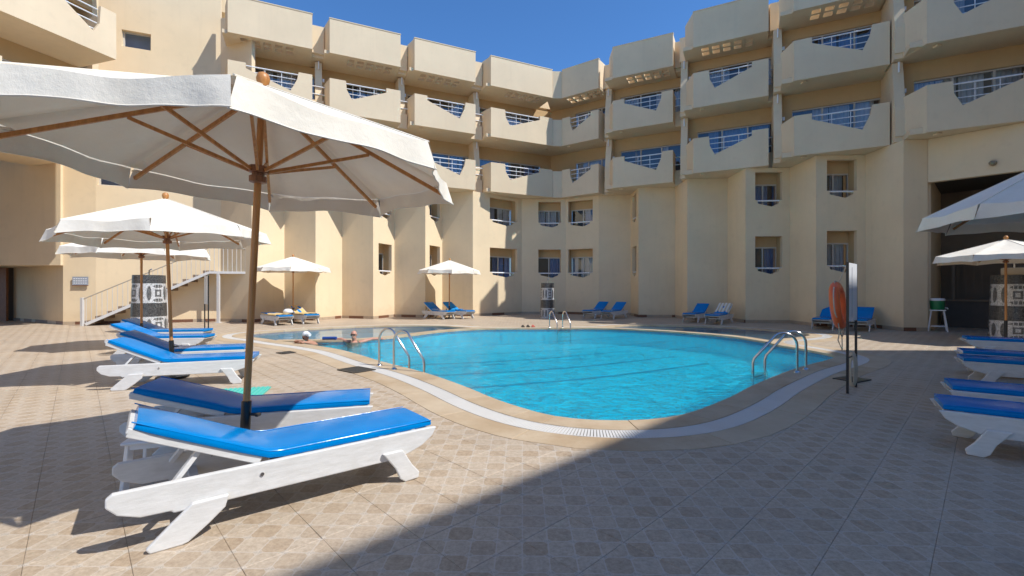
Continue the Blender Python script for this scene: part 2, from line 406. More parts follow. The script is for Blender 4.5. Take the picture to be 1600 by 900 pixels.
UC = [(.5, 5.30), (1.2, 5.12), (1.95, 5.32), (2.9, 6.13), (3.75, 7.02), (5.28, 8.45), (6.5, 9.4), (7.15, 10.1), (7.12, 11.2), (7.0, 12.2), (7.45, 13.1), (8.5, 13.7),
      (9.4, 14.35), (9.6, 15.1), (9.2, 16.2), (8.2, 17.3), (6.4, 18.15), (4.9, 18.4), (4.1, 17.95), (3.2, 17.2), (1.2, 16.95), (-1.0, 16.9), (-1.95, 17.3),
      (-2.8, 17.9), (-4.3, 18.15), (-6.0, 17.6), (-7.7, 16.4), (-8.6, 15.2), (-8.35, 14.2), (-7.4, 13.5), (-6.3, 12.65), (-5.3, 11.95), (-4.1, 10.95), (-2.67, 9.27), (-1.57, 8.05), (-.76, 6.95), (-.15, 6.0)]
U = catmull(UC, 10)
def resample(P, step):
    P = P + [P[0]]; L = [0]
    for a, b in zip(P, P[1:]): L.append(L[-1] + (b - a).length)
    n = max(3, int(L[-1] / step)); out = []; j = 0
    for i in range(n):
        s = L[-1] * i / n
        while L[j + 1] < s: j += 1
        t = (s - L[j]) / max(1e-9, L[j + 1] - L[j]); out.append(P[j].lerp(P[j + 1], t))
    return out
U = resample(U, .12); NU = len(U)
def offset(P, d, closed=True, smooth=6):
    n = len(P); out = []
    for i in range(n):
        a, b = (P[i - 1], P[(i + 1) % n]) if closed else (P[max(i - 1, 0)], P[min(i + 1, n - 1)])
        t = (b - a).normalized(); out.append(P[i] + Vector((t.y, -t.x)) * d)
    if closed and abs(d) > .2:
        for _ in range(smooth): out = [(out[i - 1] + out[i] * 2 + out[(i + 1) % n]) / 4 for i in range(n)]
    return out
def inside(p, P):
    c = False; n = len(P); x, y = p[0], p[1]
    for i in range(n):
        a, b = P[i], P[i - 1]
        if (a[1] > y) != (b[1] > y) and x < (b[0] - a[0]) * (y - a[1]) / (b[1] - a[1]) + a[0]: c = not c
    return c
DLc = catmull_open([(-.5, 17.08), (-1.35, 16.85), (-2.2, 16.3), (-2.85, 15.5), (-3.35, 14.65), (-3.9, 13.85), (-4.6, 13.32), (-5.5, 13.12), (-6.75, 13.0)], 8)
DRc = catmull_open([(7.25, 12.75), (6.95, 14.1), (6.05, 15.35), (5.0, 16.25), (4.0, 16.85), (2.9, 17.17), (1.9, 17.2)], 8)
def near_i(p): return min(range(NU), key=lambda i: (U[i] - Vector(p)).length)
def useg(i, j): return [U[k % NU] for k in range(i, j if j >= i else j + NU)]
W2 = .17
DL_main, DL_kid = offset(DLc, -W2, False), offset(DLc, W2, False)    # main basin lies to the left of a->b
DR_main, DR_kid = offset(DRc, -W2, False), offset(DRc, W2, False)
while len(DL_kid) > 8 and not inside(DL_kid[0], U): DL_kid.pop(0)
while len(DR_kid) > 8 and not inside(DR_kid[-1], U): DR_kid.pop()
def loop(parts):
    out = []
    for p in parts:
        for q in p:
            if not out or (out[-1] - q).length > .03: out.append(q)
    if (out[0] - out[-1]).length < .03: out.pop()
    return out
iDRm0, iDRm1 = near_i(DR_main[0]), near_i(DR_main[-1]); iDLm0, iDLm1 = near_i(DL_main[0]), near_i(DL_main[-1])
MAIN = loop([useg(iDLm1 + 1, iDRm0), DR_main, useg(iDRm1 + 1, iDLm0), DL_main])
RKID = loop([useg(near_i(DR_kid[0]) + 1, near_i(DR_kid[-1])), list(reversed(DR_kid))])
LKID = loop([useg(near_i(DL_kid[0]) + 1, near_i(DL_kid[-1])), list(reversed(DL_kid))])

def fill(P, z, mb, flip=False):
    from mathutils.geometry import tessellate_polygon
    tri = tessellate_polygon([[Vector((p.x, p.y, 0)) for p in P]])
    mb.add([(p.x, p.y, z) for p in P], [t for t in tri])
def fill_hole(outer, hole, z):
    bm = bmesh.new()
    for L in (outer, hole):
        vs = [bm.verts.new((p[0], p[1], z)) for p in L]
        for i in range(len(vs)): bm.edges.new((vs[i - 1], vs[i]))
    bmesh.ops.triangle_fill(bm, use_beauty=True, use_dissolve=False, edges=bm.edges)
    bmesh.ops.recalc_face_normals(bm, faces=bm.faces)
    return bm

# ground sheet to the horizon with the hole of the pool
HOLE = offset(U, .33)
big = [(-600, -600), (600, -600), (600, 600), (-600, 600)]
bm = fill_hole(big, HOLE, -.009)
me = bpy.data.meshes.new('ground'); bm.to_mesh(me); bm.free(); me.materials.append(GROUT)
for p in me.polygons:
    if p.normal.z < 0: p.flip()
ground = bpy.data.objects.new('ground', me); COL.objects.link(ground); tag(ground, 'brown bedding under the tiled pool deck', None, None, 'structure')

# floor tiles, 0.424 m, laid diagonally
TS = 0.4243
ang = R(45 - TILE_ROT)
e1 = Vector((math.cos(ang), math.sin(ang))); e2 = Vector((-math.sin(ang), math.cos(ang)))
EDGE = offset(U, .80)
EDGE_IN = [EDGE[i] for i in range(0, NU, 2)]
tiles = []; HALF = TS / 2 - .0008
def clip_half(poly, p, n):
    out = []
    for i in range(len(poly)):
        a, b = poly[i - 1], poly[i]; da, db = (a - p).dot(n), (b - p).dot(n)
        if (da >= 0) != (db >= 0): out.append(a.lerp(b, da / (da - db)))
        if db >= 0: out.append(b)
    return out
for i in range(-75, 76):
    for j in range(-75, 76):
        c = e1 * (i * TS) + e2 * (j * TS)
        if not (-24 < c.x < 21 and -9 < c.y < 27.5): continue
        if abs(c.x) > 1.125 * max(c.y, 5.5) + 2.5: continue
        k = min(range(len(EDGE_IN)), key=lambda q: (EDGE_IN[q] - c).length_squared)
        d = (EDGE_IN[k] - c).length; ins = inside(c, EDGE_IN)
        poly = None
        if d < .34:
            t = (EDGE_IN[(k + 1) % len(EDGE_IN)] - EDGE_IN[k - 1]).normalized(); n = Vector((t.y, -t.x))
            poly = [c + e1 * sx * HALF + e2 * sy * HALF for sx, sy in ((-1, -1), (1, -1), (1, 1), (-1, 1))]
            poly = clip_half(poly, EDGE_IN[k], n)
            if len(poly) < 3: continue
            if len(poly) == 4 and not ins: poly2 = poly
        elif ins: continue
        tiles.append((c, poly))
def tile_geo(mb, poly, z, ch=.0022):
    ctr = sum(poly, Vector((0, 0))) / len(poly); n = len(poly)
    inn = [p + (ctr - p).normalized() * ch * 1.4 for p in poly]
    mb.add([(p.x, p.y, z) for p in inn] + [(p.x, p.y, z - ch * .8) for p in poly] + [(p.x, p.y, z - .009) for p in poly],
           [tuple(range(n))] + [(i, n + i, n + (i + 1) % n, (i + 1) % n) for i in range(n)] + [(n + i, 2 * n + i, 2 * n + (i + 1) % n, n + (i + 1) % n) for i in range(n)])
def in_view(c): return abs(c.x) < 1.125 * c.y + .25 and c.y > 2.2
tiles.sort(key=lambda t: (0 if in_view(t[0]) else 1, t[0].length))
sq = MB(); tile_geo(sq, [e1 * sx * HALF + e2 * sy * HALF for sx, sy in ((-1, -1), (1, -1), (1, 1), (-1, 1))], 0)
sq_me = sq.mesh('floor_tile', TILES)
for q, (c, poly) in enumerate(tiles[:300]):
    z = random.uniform(-.0008, .0006)
    if poly is None: o = bpy.data.objects.new('floor_tile', sq_me)
    else:
        mb = MB(); tile_geo(mb, [p - c for p in poly], 0); o = bpy.data.objects.new('floor_tile', mb.mesh('floor_tile', TILES))
    COL.objects.link(o); o.parent = ground; o.location = (c.x, c.y, z)
    o.rotation_euler = (random.gauss(0, .0009), random.gauss(0, .0009), random.gauss(0, .002))
mb = MB()
for c, poly in tiles[300:]:
    tile_geo(mb, poly or [c + e1 * sx * HALF + e2 * sy * HALF for sx, sy in ((-1, -1), (1, -1), (1, 1), (-1, 1))], random.uniform(-.0008, .0006))
tag(mb.build('floor_tiles', TILES, ground), kind='stuff')

# basins
def basin(name, P, depth, fm, label, band=.22):
    mb = MB(); fill(P, -depth, mb); fl = mb.build(name, fm); tag(fl, label, None, None, 'structure')
    mw = MB(); n = len(P)
    for i in range(n): mw.quad((P[i - 1].x, P[i - 1].y, -depth), (P[i].x, P[i].y, -depth), (P[i].x, P[i].y, -band), (P[i - 1].x, P[i - 1].y, -band))
    mw.build('basin_wall', fm, fl)
    md = MB()
    for i in range(n): md.quad((P[i - 1].x, P[i - 1].y, -band), (P[i].x, P[i].y, -band), (P[i].x, P[i].y, .001), (P[i - 1].x, P[i - 1].y, .001))
    md.build('waterline_tile_band', POOLDARK, fl)
    return fl
pool = basin('swimming_pool', MAIN, .60, POOLFLOOR, 'turquoise floor of the large freeform swimming pool', .13)
lkid = basin('shallow_pool', LKID, .26, SHALLOW, 'shallow side pool on the left behind the swimmers', .1)
rkid = basin('shallow_pool', RKID, .26, SHALLOW, 'shallow side pool in shade by the right wing', .1)
# dark step lines on the floor of the main basin
for a, b_, c_ in (((-3.4, 12.2), (0.2, 13.2), (4.0, 15.2)), ((-2.4, 10.7), (1.4, 11.9), (5.0, 13.9)), ((-1.5, 9.3), (1.9, 10.6), (5.4, 12.6))):
    pts = catmull_open([a, b_, c_], 12); l, r = offset(pts, -.07, False), offset(pts, .07, False); mb = MB()
    for i in range(len(pts) - 1): mb.quad((*l[i], -.594), (*r[i], -.594), (*r[i + 1], -.594), (*l[i + 1], -.594))
    mb.build('floor_line', POOLDARK, pool)
def water(P, mat, label):
    mb = MB(); fill(P, -.045, mb); o = mb.build('pool_water', mat); tag(o, label, None, None, 'structure')
    for p in o.data.polygons:
        if p.normal.z < 0: p.flip()
water(MAIN, WATER, 'rippled blue water of the large pool')
water(LKID, WATER_S, 'still water of the left shallow pool')
water(RKID, WATER_S, 'still water of the right shallow pool')

# coping stones, white grating and outer sandstone border follow the outline
def ring_pieces(name, d0, d1, L, z, mat, th=.06, gap=.004):
    A, B = offset(U, d0), offset(U, d1); step = max(2, round(L / .12)); i = 0
    while i < NU:
        j = min(i + step + random.choice((-1, 0, 0, 1)), NU)
        if NU - j < 3: j = NU
        ia = [A[k % NU] for k in range(i, j + 1)]; ib = [B[k % NU] for k in range(i, j + 1)]
        if len(ia) > 5:
            sel = sorted(set([0, len(ia) // 4, len(ia) // 2, 3 * len(ia) // 4, len(ia) - 1])); ia = [ia[s] for s in sel]; ib = [ib[s] for s in sel]
        t0 = (ia[1] - ia[0]).normalized() * gap; t1 = (ia[-1] - ia[-2]).normalized() * gap
        ia[0] = ia[0] + t0; ib[0] = ib[0] + t0; ia[-1] = ia[-1] - t1; ib[-1] = ib[-1] - t1
        c = (ia[len(ia) // 2] + ib[len(ib) // 2]) / 2
        poly = [p - c for p in ia] + [p - c for p in reversed(ib)]
        mb = MB(); mb.vprism([(p.x, p.y) for p in poly], z - th, z)
        o = mb.build(name, mat, ground, bevel=.004); o.location = (c.x, c.y, random.uniform(-.001, .001))
        i = j
ring_pieces('coping_stone', -.012, .345, .85, .010, SAND)
ring_pieces('border_slab', .615, .965, 1.15, .006, SAND)
for Dc, nm in ((DLc, 'coping_stone'), (DRc, 'coping_stone')):
    A, B = offset(Dc, -W2 - .012, False), offset(Dc, W2 + .012, False)
    for i in range(0, len(Dc) - 1, 5):
        j = min(i + 5, len(Dc) - 1)
        mb = MB(); mb.vprism([(p.x, p.y) for p in A[i:j + 1]] + [(p.x, p.y) for p in reversed(B[i:j + 1])], -.05, .0075 + .0005 * (i % 3))
        mb.build(nm, SAND, ground)
    # solid core of the dividing wall
    mb = MB(); c0, c1 = offset(Dc, -W2 + .01, False), offset(Dc, W2 - .01, False)
    mb.vprism([(p.x, p.y) for p in c0] + [(p.x, p.y) for p in reversed(c1)], -.62, -.05); mb.build('dividing_wall', SHALLOW, ground)
G0, G1 = resample(offset(U, .352), .034), None
A, B = offset(U, .352), offset(U, .607); mb = MB(); acc = 0
Ld = []
for i in range(NU):
    a0, a1, b0, b1 = A[i], A[(i + 1) % NU], B[i], B[(i + 1) % NU]
    n = max(1, round((b1 - b0).length / .036))
    for k in range(n):
        t = (k + .5) / n; p, q = a0.lerp(a1, t), b0.lerp(b1, t); mb.bar((p.x, p.y, -.004), (q.x, q.y, -.004), .024, .018)
tag(mb.build('gutter_grating', GRATE, ground), kind='stuff')
mb = MB()
for P_, d in ((A, .014), (B, -.014)):
    Q_ = offset(P_, d, True, 0)
    for i in range(NU): mb.quad((*P_[i - 1], .0062), (*P_[i], .0062), (*Q_[i], .0062), (*Q_[i - 1], .0062))
mb.build('gutter_frame', GRATE, ground)

# ------------------------------------------------------------------ hotel wings
ZB = (6.65, 9.58)            # underside of the two balcony floors
ZR0, ZR1 = 12.3, 13.88       # roof parapet panels
class Wing:
    def __init__(s, name, o, e, n, label):
        s.o = Vector(o); s.e = Vector(e).normalized(); s.n = Vector(n).normalized()
        s.root = empty(name, (o[0], o[1], 0)); tag(s.root, label, 'building')
    def P(s, t, d, z): q = s.o + s.e * t + s.n * d; return Vector((q.x, q.y, z))
    def box(s, mb, t0, t1, d0, d1, z0, z1):
        mb.prism([(t0, d0), (t1, d0), (t1, d1), (t0, d1)], lambda p: s.P(p[0], p[1], z0), lambda p: s.P(p[0], p[1], z1))
    def panel(s, mb, poly, d0, d1):
        mb.prism(poly, lambda p: s.P(p[0], d0, p[1]), lambda p: s.P(p[0], d1, p[1]))
    def part(s, name, mb, mat, parent=None, **k): return mb.build(name, mat, parent or s.root, world=True, **k) if parent is None else s.sub(name, mb, mat, parent, **k)
    def sub(s, name, mb, mat, parent, **k):
        o = bpy.data.objects.new(name, mb.mesh(name, mat, k.get('smooth'), s.root.location)); COL.objects.link(o); o.parent = parent; return o

LW = Wing('hotel_wing', (-1.93, 23.88), (.906, .423), (.423, -.906), 'sunlit cream left wing of the hotel with stepped walls and notched balconies')
RW = Wing('hotel_wing', (9.509, 18.826), (.6856, -.7278), (-.7278, -.6856), 'shaded right wing of the hotel with stepped walls, balconies and a dark bar entrance')

def balcony(w, t0, t1, zb, typ, splay, inset=1.0):
    L = t1 - t0; H = 1.56
    if typ == 'a': nt = [(.79 * L, H), (.79 * L, .86 * H), (.30 * L, .47 * H), (.23 * L, .74 * H), (.22 * L, H)]
    else: nt = [(.83 * L, H), (.81 * L, .78 * H), (.73 * L, .44 * H), (.20 * L, .85 * H), (.20 * L, H)]
    poly = [(0, 0), (L, 0), (L, H)] + nt + [(0, H)]
    mb = MB(); w.panel(mb, [(t0 + a, zb + b) for a, b in poly], 0, -.13)
    b = w.part('balcony', mb, BALC)
    m2 = MB()   # left splayed cheek and right cheek
    m2.prism([(t0, -.002), (t0 + .14, -.131), (t0 - splay + .13, -inset), (t0 - splay, -inset)], lambda p: w.P(p[0], p[1], zb + .003), lambda p: w.P(p[0], p[1], zb + H - .003))
    w.sub('side_wall', m2, BALC, b)
    m3 = MB(); m3.prism([(t1 - .13, -.132), (t1, -.132), (t1, -inset), (t1 - .13, -inset)], lambda p: w.P(p[0], p[1], zb + .003), lambda p: w.P(p[0], p[1], zb + H - .003))
    w.sub('side_wall', m3, BALC, b)
    for k, zz in enumerate((1.5, 1.27, 1.04, .83)):
        r = MB(); r.tube([w.P(t0 + .14 * L, -.165, zb + zz), w.P(t0 + .88 * L, -.165, zb + zz)], .026 if k == 0 else .017, 6); w.sub('rail', r, WHITE_METAL, b, smooth=50)
    for f in (.42, .62):
        r = MB(); r.tube([w.P(t0 + f * L, -.19, zb + .6), w.P(t0 + f * L, -.19, zb + 1.5)], .014, 6); w.sub('rail_post', r, WHITE_METAL, b, smooth=50)
    m = MB(); m.box(w.P(t0 + .12 * L, -.3, zb - .03), (.16, .16, .06)); w.sub('drain_block', m, BALC, b)
def connector(w, t0, t1, zb, d=-.72):
    mb = MB(); w.panel(mb, [(t0, zb - .02), (t1, zb - .02), (t1, zb + .72), (t0, zb + .72)], d, d - .12); c = w.part('link_parapet', mb, BALC)
    for zz in (1.02, 1.38):
        r = MB(); r.tube([w.P(t0 - .05, d - .06, zb + zz), w.P(t1 + .05, d - .06, zb + zz)], .024, 6); w.sub('rail', r, WHITE_METAL, c, smooth=50)
def glazing(w, t0, t1, d, z0, z1, n, parent_mat=FRAME, seed=0):
    """sliding window: frame, panes, pleated curtains, dim room behind"""
    rnd = random.Random(seed); fw = .06
    f = MB()
    w.box(f, t0, t1, d, d - .07, z1 - fw, z1); w.box(f, t0, t1, d, d - .07, z0, z0 + fw)
    for k in range(n + 1):
        c = t0 + (t1 - t0) * k / n; w.box(f, max(t0, c - fw / 2), min(t1, c + fw / 2), d + .002, d - .072, z0 + fw, z1 - fw)
    win = w.part('window', f, parent_mat)
    for k in range(n):
        a, b = t0 + (t1 - t0) * k / n + fw / 2, t0 + (t1 - t0) * (k + 1) / n - fw / 2
        g = MB(); g.quad(w.P(a, d - .035, z0 + fw), w.P(b, d - .035, z0 + fw), w.P(b, d - .035, z1 - fw), w.P(a, d - .035, z1 - fw)); w.sub('pane', g, GLASS, win)
    cm = rnd.choice((CURTAIN, CURTAIN, CURTAIN_REFL_BLUE)); x = t0
    while x < t1:
        wd = rnd.uniform(.35, .9)
        if rnd.random() < .72:
            c = MB(); e = min(x + wd, t1); nn = max(6, int((e - x) / .035))
            c.grid(lambda u, v: w.P(x + (e - x) * u, d - .2 + .03 * math.sin(u * nn * 1.6), z0 + (z1 - z0) * v), nn, 1); w.sub('curtain', c, cm, win, smooth=60)
        x += wd + rnd.uniform(0, .25)
    r = MB(); w.box(r, t0 - .1, t1 + .1, d - .45, d - .5, z0 - .05, z1 + .1); w.sub('pane_backing', r, DARKROOM, win)

class Frame:
    """local frame of one balcony unit; parts still belong to the wing"""
    def __init__(s, w, A, ang):
        s.w = w; s.o = Vector(A); s.e = Vector((math.cos(ang), math.sin(ang))); s.n = Vector((s.e.y, -s.e.x)); s.root = w.root
    P = Wing.P; box = Wing.box; panel = Wing.panel; part = Wing.part; sub = Wing.sub
def unit(w, A, ang, L, gap, typ, splay, k, first=False, last=False, stepped=False, seed=0):
    """one bay: two balconies, glazed back walls, a fin on its left, roof parapet panel with pierced soffit. gap: distance to the next bay's origin"""
    f = Frame(w, A, ang); DB = -1.5 if stepped else -1.9; dz = .0025 * k
    t0, t1 = -splay, gap + (.5 if stepped else 0.0)
    if last: t1 = L + 1.0
    tl = -.35 if stepped else 0.0
    for fi, zb in enumerate(ZB):
        balcony(f, 0, L, zb, typ, splay)
        top = (ZB + (ZR0,))[fi + 1]; z0, z1 = zb + .2, zb + 2.28
        if not last: connector(f, L, gap - splay - (.0 if not stepped else .05), zb)
        s = MB(); f.box(s, -splay * .9, L - .002, -.135, -.86, zb + .004 + dz, zb + .19 + dz); f.part('floor_slab', s, BALC)
        s = MB(); f.box(s, tl - .3, t1, -.861, -3.6, zb + .004 + dz, zb + .2 + dz); f.part('floor_slab', s, BALC)
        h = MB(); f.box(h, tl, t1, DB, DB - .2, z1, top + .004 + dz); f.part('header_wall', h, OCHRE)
        g0, g1 = .05, L + .3
        glazing(f, g0, g1, DB - .06, z0, z1, 3, seed=seed + 10 * fi + k)
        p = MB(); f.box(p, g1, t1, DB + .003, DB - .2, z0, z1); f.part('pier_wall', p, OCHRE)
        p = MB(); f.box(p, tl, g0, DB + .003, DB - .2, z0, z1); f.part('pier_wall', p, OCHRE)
        if not first:
            c = -.38 - splay * .25; back = -3.0 if stepped else DB
            m = MB(); poly = [(back, zb + .19), (-.80, zb + .19), (-.80, zb + 1.1), (-1.15, top - .02), (back, top - .02)]
            m.prism(poly, lambda p: f.P(c - .15, p[0], p[1]), lambda p: f.P(c + .15, p[0], p[1])); f.part('fin_wall', m, BALC)
            m = MB(); m.tube([f.P(c, -.98, top - .06), f.P(c, -.98, top - .42)], .03, 6); f.part('drain_pipe', m, WHITE_METAL)
            m = MB(); m.box(f.P(c + .22, -1.25, zb + 1.9), (.09, .09, .14), ang); f.part('wall_lamp', m, WHITE_METAL)
    a, b = 0, L
    m = MB(); f.panel(m, [(a, ZR0), (b, ZR0), (b, ZR1), (a, ZR1)], 0, -.14); p = f.part('roof_panel', m, BALC)
    m = MB(); m.prism([(a, -.002), (a + .14, -.141), (a - splay + .13, -1.0), (a - splay, -1.0)], lambda q: f.P(q[0], q[1], ZR0 + .003), lambda q: f.P(q[0], q[1], ZR1 - .003)); f.sub('side_wall', m, BALC, p)
    m = MB(); m.prism([(b - .13, -.142), (b, -.142), (b, -1.0), (b - .13, -1.0)], lambda q: f.P(q[0], q[1], ZR0 + .003), lambda q: f.P(q[0], q[1], ZR1 - .003)); f.sub('side_wall', m, BALC, p)
    m = MB(); f.box(m, a - .02, b + .02, .02, -.16, ZR1, ZR1 + .035); f.sub('coping_cap', m, BALC, p)
    n = 5; cw = .30; gp = .14; x0 = a + (L - n * cw - (n - 1) * gp) * (.35 if k % 2 == 0 else .7)
    z0, z1 = ZR0 + .006, ZR0 + .16; rows = [(-.30, -.58), (-.70, -1.02)]; s = MB()
    f.box(s, a - splay, b, -.144, rows[0][0], z0, z1); f.box(s, a - splay, b, rows[0][1], rows[1][0], z0, z1); f.box(s, a - splay, b, rows[1][1], DB, z0, z1)
    for r0, r1 in rows:
        xs = [a - splay] + [x0 + i * (cw + gp) + q for i in range(n) for q in (0, cw)] + [b]
        for q in range(0, len(xs), 2): f.box(s, xs[q], xs[q + 1], r0, r1, z0, z1)
    f.sub('soffit', s, BALC, p)
    if not last:
        m = MB(); f.panel(m, [(b, ZR0 + .2), (gap - splay, ZR0 + .2), (gap - splay, ZR1 - .1), (b, ZR1 - .1)], -.72, -.86); f.part('link_parapet', m, BALC)
        m = MB(); f.box(m, b + .002, gap - splay + .4, -.862, DB, ZR0 + .05, ZR0 + .2); f.part('soffit', m, BALC)
    m = MB(); f.box(m, tl - .4, t1 + .3, DB - .002, -9, ZR0 + .17 + dz, ZR1 - .25 + dz); f.part('roof', m, PLASTER)
    m = MB(); f.box(m, tl - .4, t1 + .3, -8.6 - dz, -9 - dz, 0, ZR0 + .168); f.part('rear_wall', m, PLASTER)
la = math.atan2(.423, .906); LU = [(-11.1, -7.83), (-7.10, -3.88), (-3.19, .02), (.89, 4.66)]
for k, ((a, b), ty) in enumerate(zip(LU, 'baba')):
    A = LW.o + LW.e * a; nx = LU[k + 1][0] - a if k < 3 else 0
    unit(LW, A, la, b - a, nx, ty, .22, k, first=(k == 0), last=(k == 3), seed=3)
RA = [(2.85, 25.89), (5.19, 23.45), (8.14, 20.44), (11.0, 17.75), (13.72, 15.05), (16.5, 12.3), (19.3, 9.5)]
for k, A in enumerate(RA[:-1]):
    ang = R(-36) if k == 0 else R(-27); L = 2.25 if k == 0 else 2.95; d = Vector(RA[k + 1]) - Vector(A)
    unit(RW, A, ang, L, d.x * math.cos(ang) + d.y * math.sin(ang), 'ababab'[k], .45, k, first=(k == 0), last=(k == 5), stepped=True, seed=40)
# corner strips where the two wings meet
ca_, cb_ = LW.P(4.66, 0, 0), Vector((2.85, 25.89, 0))
for z0, z1, nm in ((ZB[0] + .002, ZB[0] + 1.50, 'corner_parapet'), (ZB[1] + .002, ZB[1] + 1.50, 'corner_parapet'), (ZR0 + .002, ZR1 - .04, 'corner_parapet')):
    m = MB(); m.vprism([(ca_.x - .02, ca_.y + .05), (cb_.x + .02, cb_.y + .05), (cb_.x + .1, cb_.y + .22), (ca_.x - .1, ca_.y + .22)], z0, z1); LW.part(nm, m, BALC)
for z in (ZB[0] + .01, ZB[1] + .01, ZR0 + .02):
    m = MB(); m.vprism([(ca_.x - .3, ca_.y + .225), (cb_.x + .3, cb_.y + .225), (4.2, 27.6), (3.3, 28.4), (2.4, 28.0)], z, z + .14); LW.part('corner_slab', m, BALC)
m = MB(); m.vprism([(2.15, 28.15), (3.62, 27.2), (3.72, 27.35), (2.25, 28.3)], ZB[0], ZR0 + .2); LW.part('corner_wall', m, OCHRE)
# ---- lower stepped walls
def wall_face(w, a, b, z0, z1, openings=(), mat=PLASTER, depth=.42, seed=0, panes=2):
    """one vertical wall face from plan point a to b (seen from its right-hand side when walking a->b), openings = (u0,u1,z0,z1)"""
    a, b = Vector(a), Vector(b); L = (b - a).length; e = (b - a) / L; n = Vector((e.y, -e.x)); T = .18
    def P(u, d, z): q = a + e * u + n * d; return Vector((q.x, q.y, z))
    mb = MB()
    def blk(u0, u1, za, zb):
        if u1 - u0 > .001 and zb - za > .001:
            mb.prism([(u0, za), (u1, za), (u1, zb), (u0, zb)], lambda p: P(p[0], 0, p[1]), lambda p: P(p[0], -T, p[1]))
    if not openings: blk(0, L, z0, z1)
    else:
        u0, u1 = openings[0][0] * L, openings[0][1] * L
        blk(0, u0, z0, z1); blk(u1, L, z0, z1); z = z0
        for (_, _, za, zb) in openings:
            wd = u1 - u0   # sill with a shallow V cut under the rail
            pol = [(u0, z), (u1, z), (u1, za + .12), (u1 - .1 * wd, za + .12), (u1 - .12 * wd, za - .02), (u0 + .62 * wd, za - .16), (u0 + .1 * wd, za - .02), (u0 + .08 * wd, za + .12), (u0, za + .12)]
            mb.prism(pol, lambda p: P(p[0], 0, p[1]), lambda p: P(p[0], -T, p[1])); z = zb
        blk(u0, u1, z, z1)
    wall = w.part('wall', mb, mat)
    for q, (_, _, za, zb) in enumerate(openings):
        dp = min(depth, 1.2)
        m = MB(); f0 = za - .3
        e0, e1_ = u0 - .12, u1 + .12          # niche: cheeks, floor, ceiling
        for c0, c1, zz0, zz1 in ((e0, e0 + .1, f0, zb + .1), (e1_ - .1, e1_, f0, zb + .1), (e0 + .1, e1_ - .1, f0, f0 + .06), (e0 + .1, e1_ - .1, zb + .04, zb + .1)):
            m.prism([(c0, -T - .001), (c1, -T - .001), (c1, -T - dp), (c0, -T - dp)], lambda p: P(p[0], p[1], zz0), lambda p: P(p[0], p[1], zz1))
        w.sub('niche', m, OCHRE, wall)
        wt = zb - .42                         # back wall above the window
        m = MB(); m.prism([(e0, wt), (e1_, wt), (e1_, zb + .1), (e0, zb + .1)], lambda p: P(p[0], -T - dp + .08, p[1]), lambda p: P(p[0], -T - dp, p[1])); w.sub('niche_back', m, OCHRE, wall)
        class Sub: pass
        s2 = Sub(); s2.P = lambda t, d, z: P(t, d, z); s2.box = lambda mb_, t0, t1, d0, d1, za_, zb_: mb_.prism([(t0, d0), (t1, d0), (t1, d1), (t0, d1)], lambda p: P(p[0], p[1], za_), lambda p: P(p[0], p[1], zb_))
        s2.part = lambda nm, mb_, mt, **k: w.part(nm, mb_, mt); s2.sub = w.sub
        glazing(s2, e0 + .1, e1_ - .1, -T - dp + .06, f0 + .06, wt, panes, seed=seed + q * 7)
        r = MB(); r.tube([P(u0 - .02, -.05, za + .10), P(u1 + .02, -.05, za + .10)], .035, 8); w.sub('rail', r, WHITE_METAL, wall, smooth=50)
    # skirting tiles along the foot
    if z0 < .1:
        u = 0.0; rr = random.Random(int(a.x * 97 + a.y * 31))
        while u < L - .02:
            ln = min(.42, L - u); dk = rr.random() < (.30 if L > 1.2 else .4)
            m = MB(); m.prism([(u + .003, 0.002), (u + ln - .003, .002), (u + ln - .003, .13), (u + .003, .13)], lambda p: P(p[0], .013 if dk else .011, p[1]), lambda p: P(p[0], -.01, p[1]))
            w.sub('skirting_tile', m, SKIRT_D if dk else SKIRT, wall); u += ln
    return wall
OPEN2 = lambda a, b: [(a, b, 2.25, 3.72), (a, b, 5.15, 6.48)]
S = 1.0126
P0 = Vector((-2.08, 24.2)); ev = Vector((.906, .423)) * 2.53 * S; qv = Vector((.595, 1.635)) * S
Pj = [P0 - ev * j for j in range(6)]; Qj = [p + qv for p in Pj]
ZT = 6.652
for j in range(4, -1, -1):
    if j > 0: wall_face(LW, Pj[j], Qj[j], 0, ZT, OPEN2(.24, .86) if j in (1, 2) else (), seed=100 + j)
    if j < 5 and j > 0: wall_face(LW, Qj[j], Pj[j - 1], 0, ZT)
wall_face(LW, Qj[5], Pj[4], 0, 13.6)
A1 = Vector((.56, 26.3)); B1 = Vector((3.1, 26.3)); Cm2 = Vector((4.84, 25.37))
wall_face(LW, P0, A1, 0, ZT, OPEN2(.33, .9), seed=120); wall_face(LW, A1, B1, 0, ZT, OPEN2(.38, .89), seed=130)
Ck = lambda k: Vector((9.8 + 1.733 * (k - 1), 19.1 - 1.84 * (k - 1))) * 1.025
gv = Vector((1.8, -.1)) * 1.025; C = {k: Ck(k) for k in range(-2, 5)}; C[-2] = Cm2; D = {k: C[k] + gv for k in C}; D[-2] = Vector((6.58, 25.2))
wall_face(RW, B1, Cm2, 0, ZT, OPEN2(.08, .82), seed=140)
for k in range(-2, 3):
    wall_face(RW, C[k], D[k], 0, ZT, OPEN2(.22, .83) if k in (1, 2) else (), seed=150 + k)
    wall_face(RW, D[k], C[k + 1], 0, ZT, OPEN2(.2, .72) if k == -2 else (), seed=170 + k)
D3 = C[3] + Vector((.80, -.04)); wall_face(RW, C[3], D3, 0, ZT)
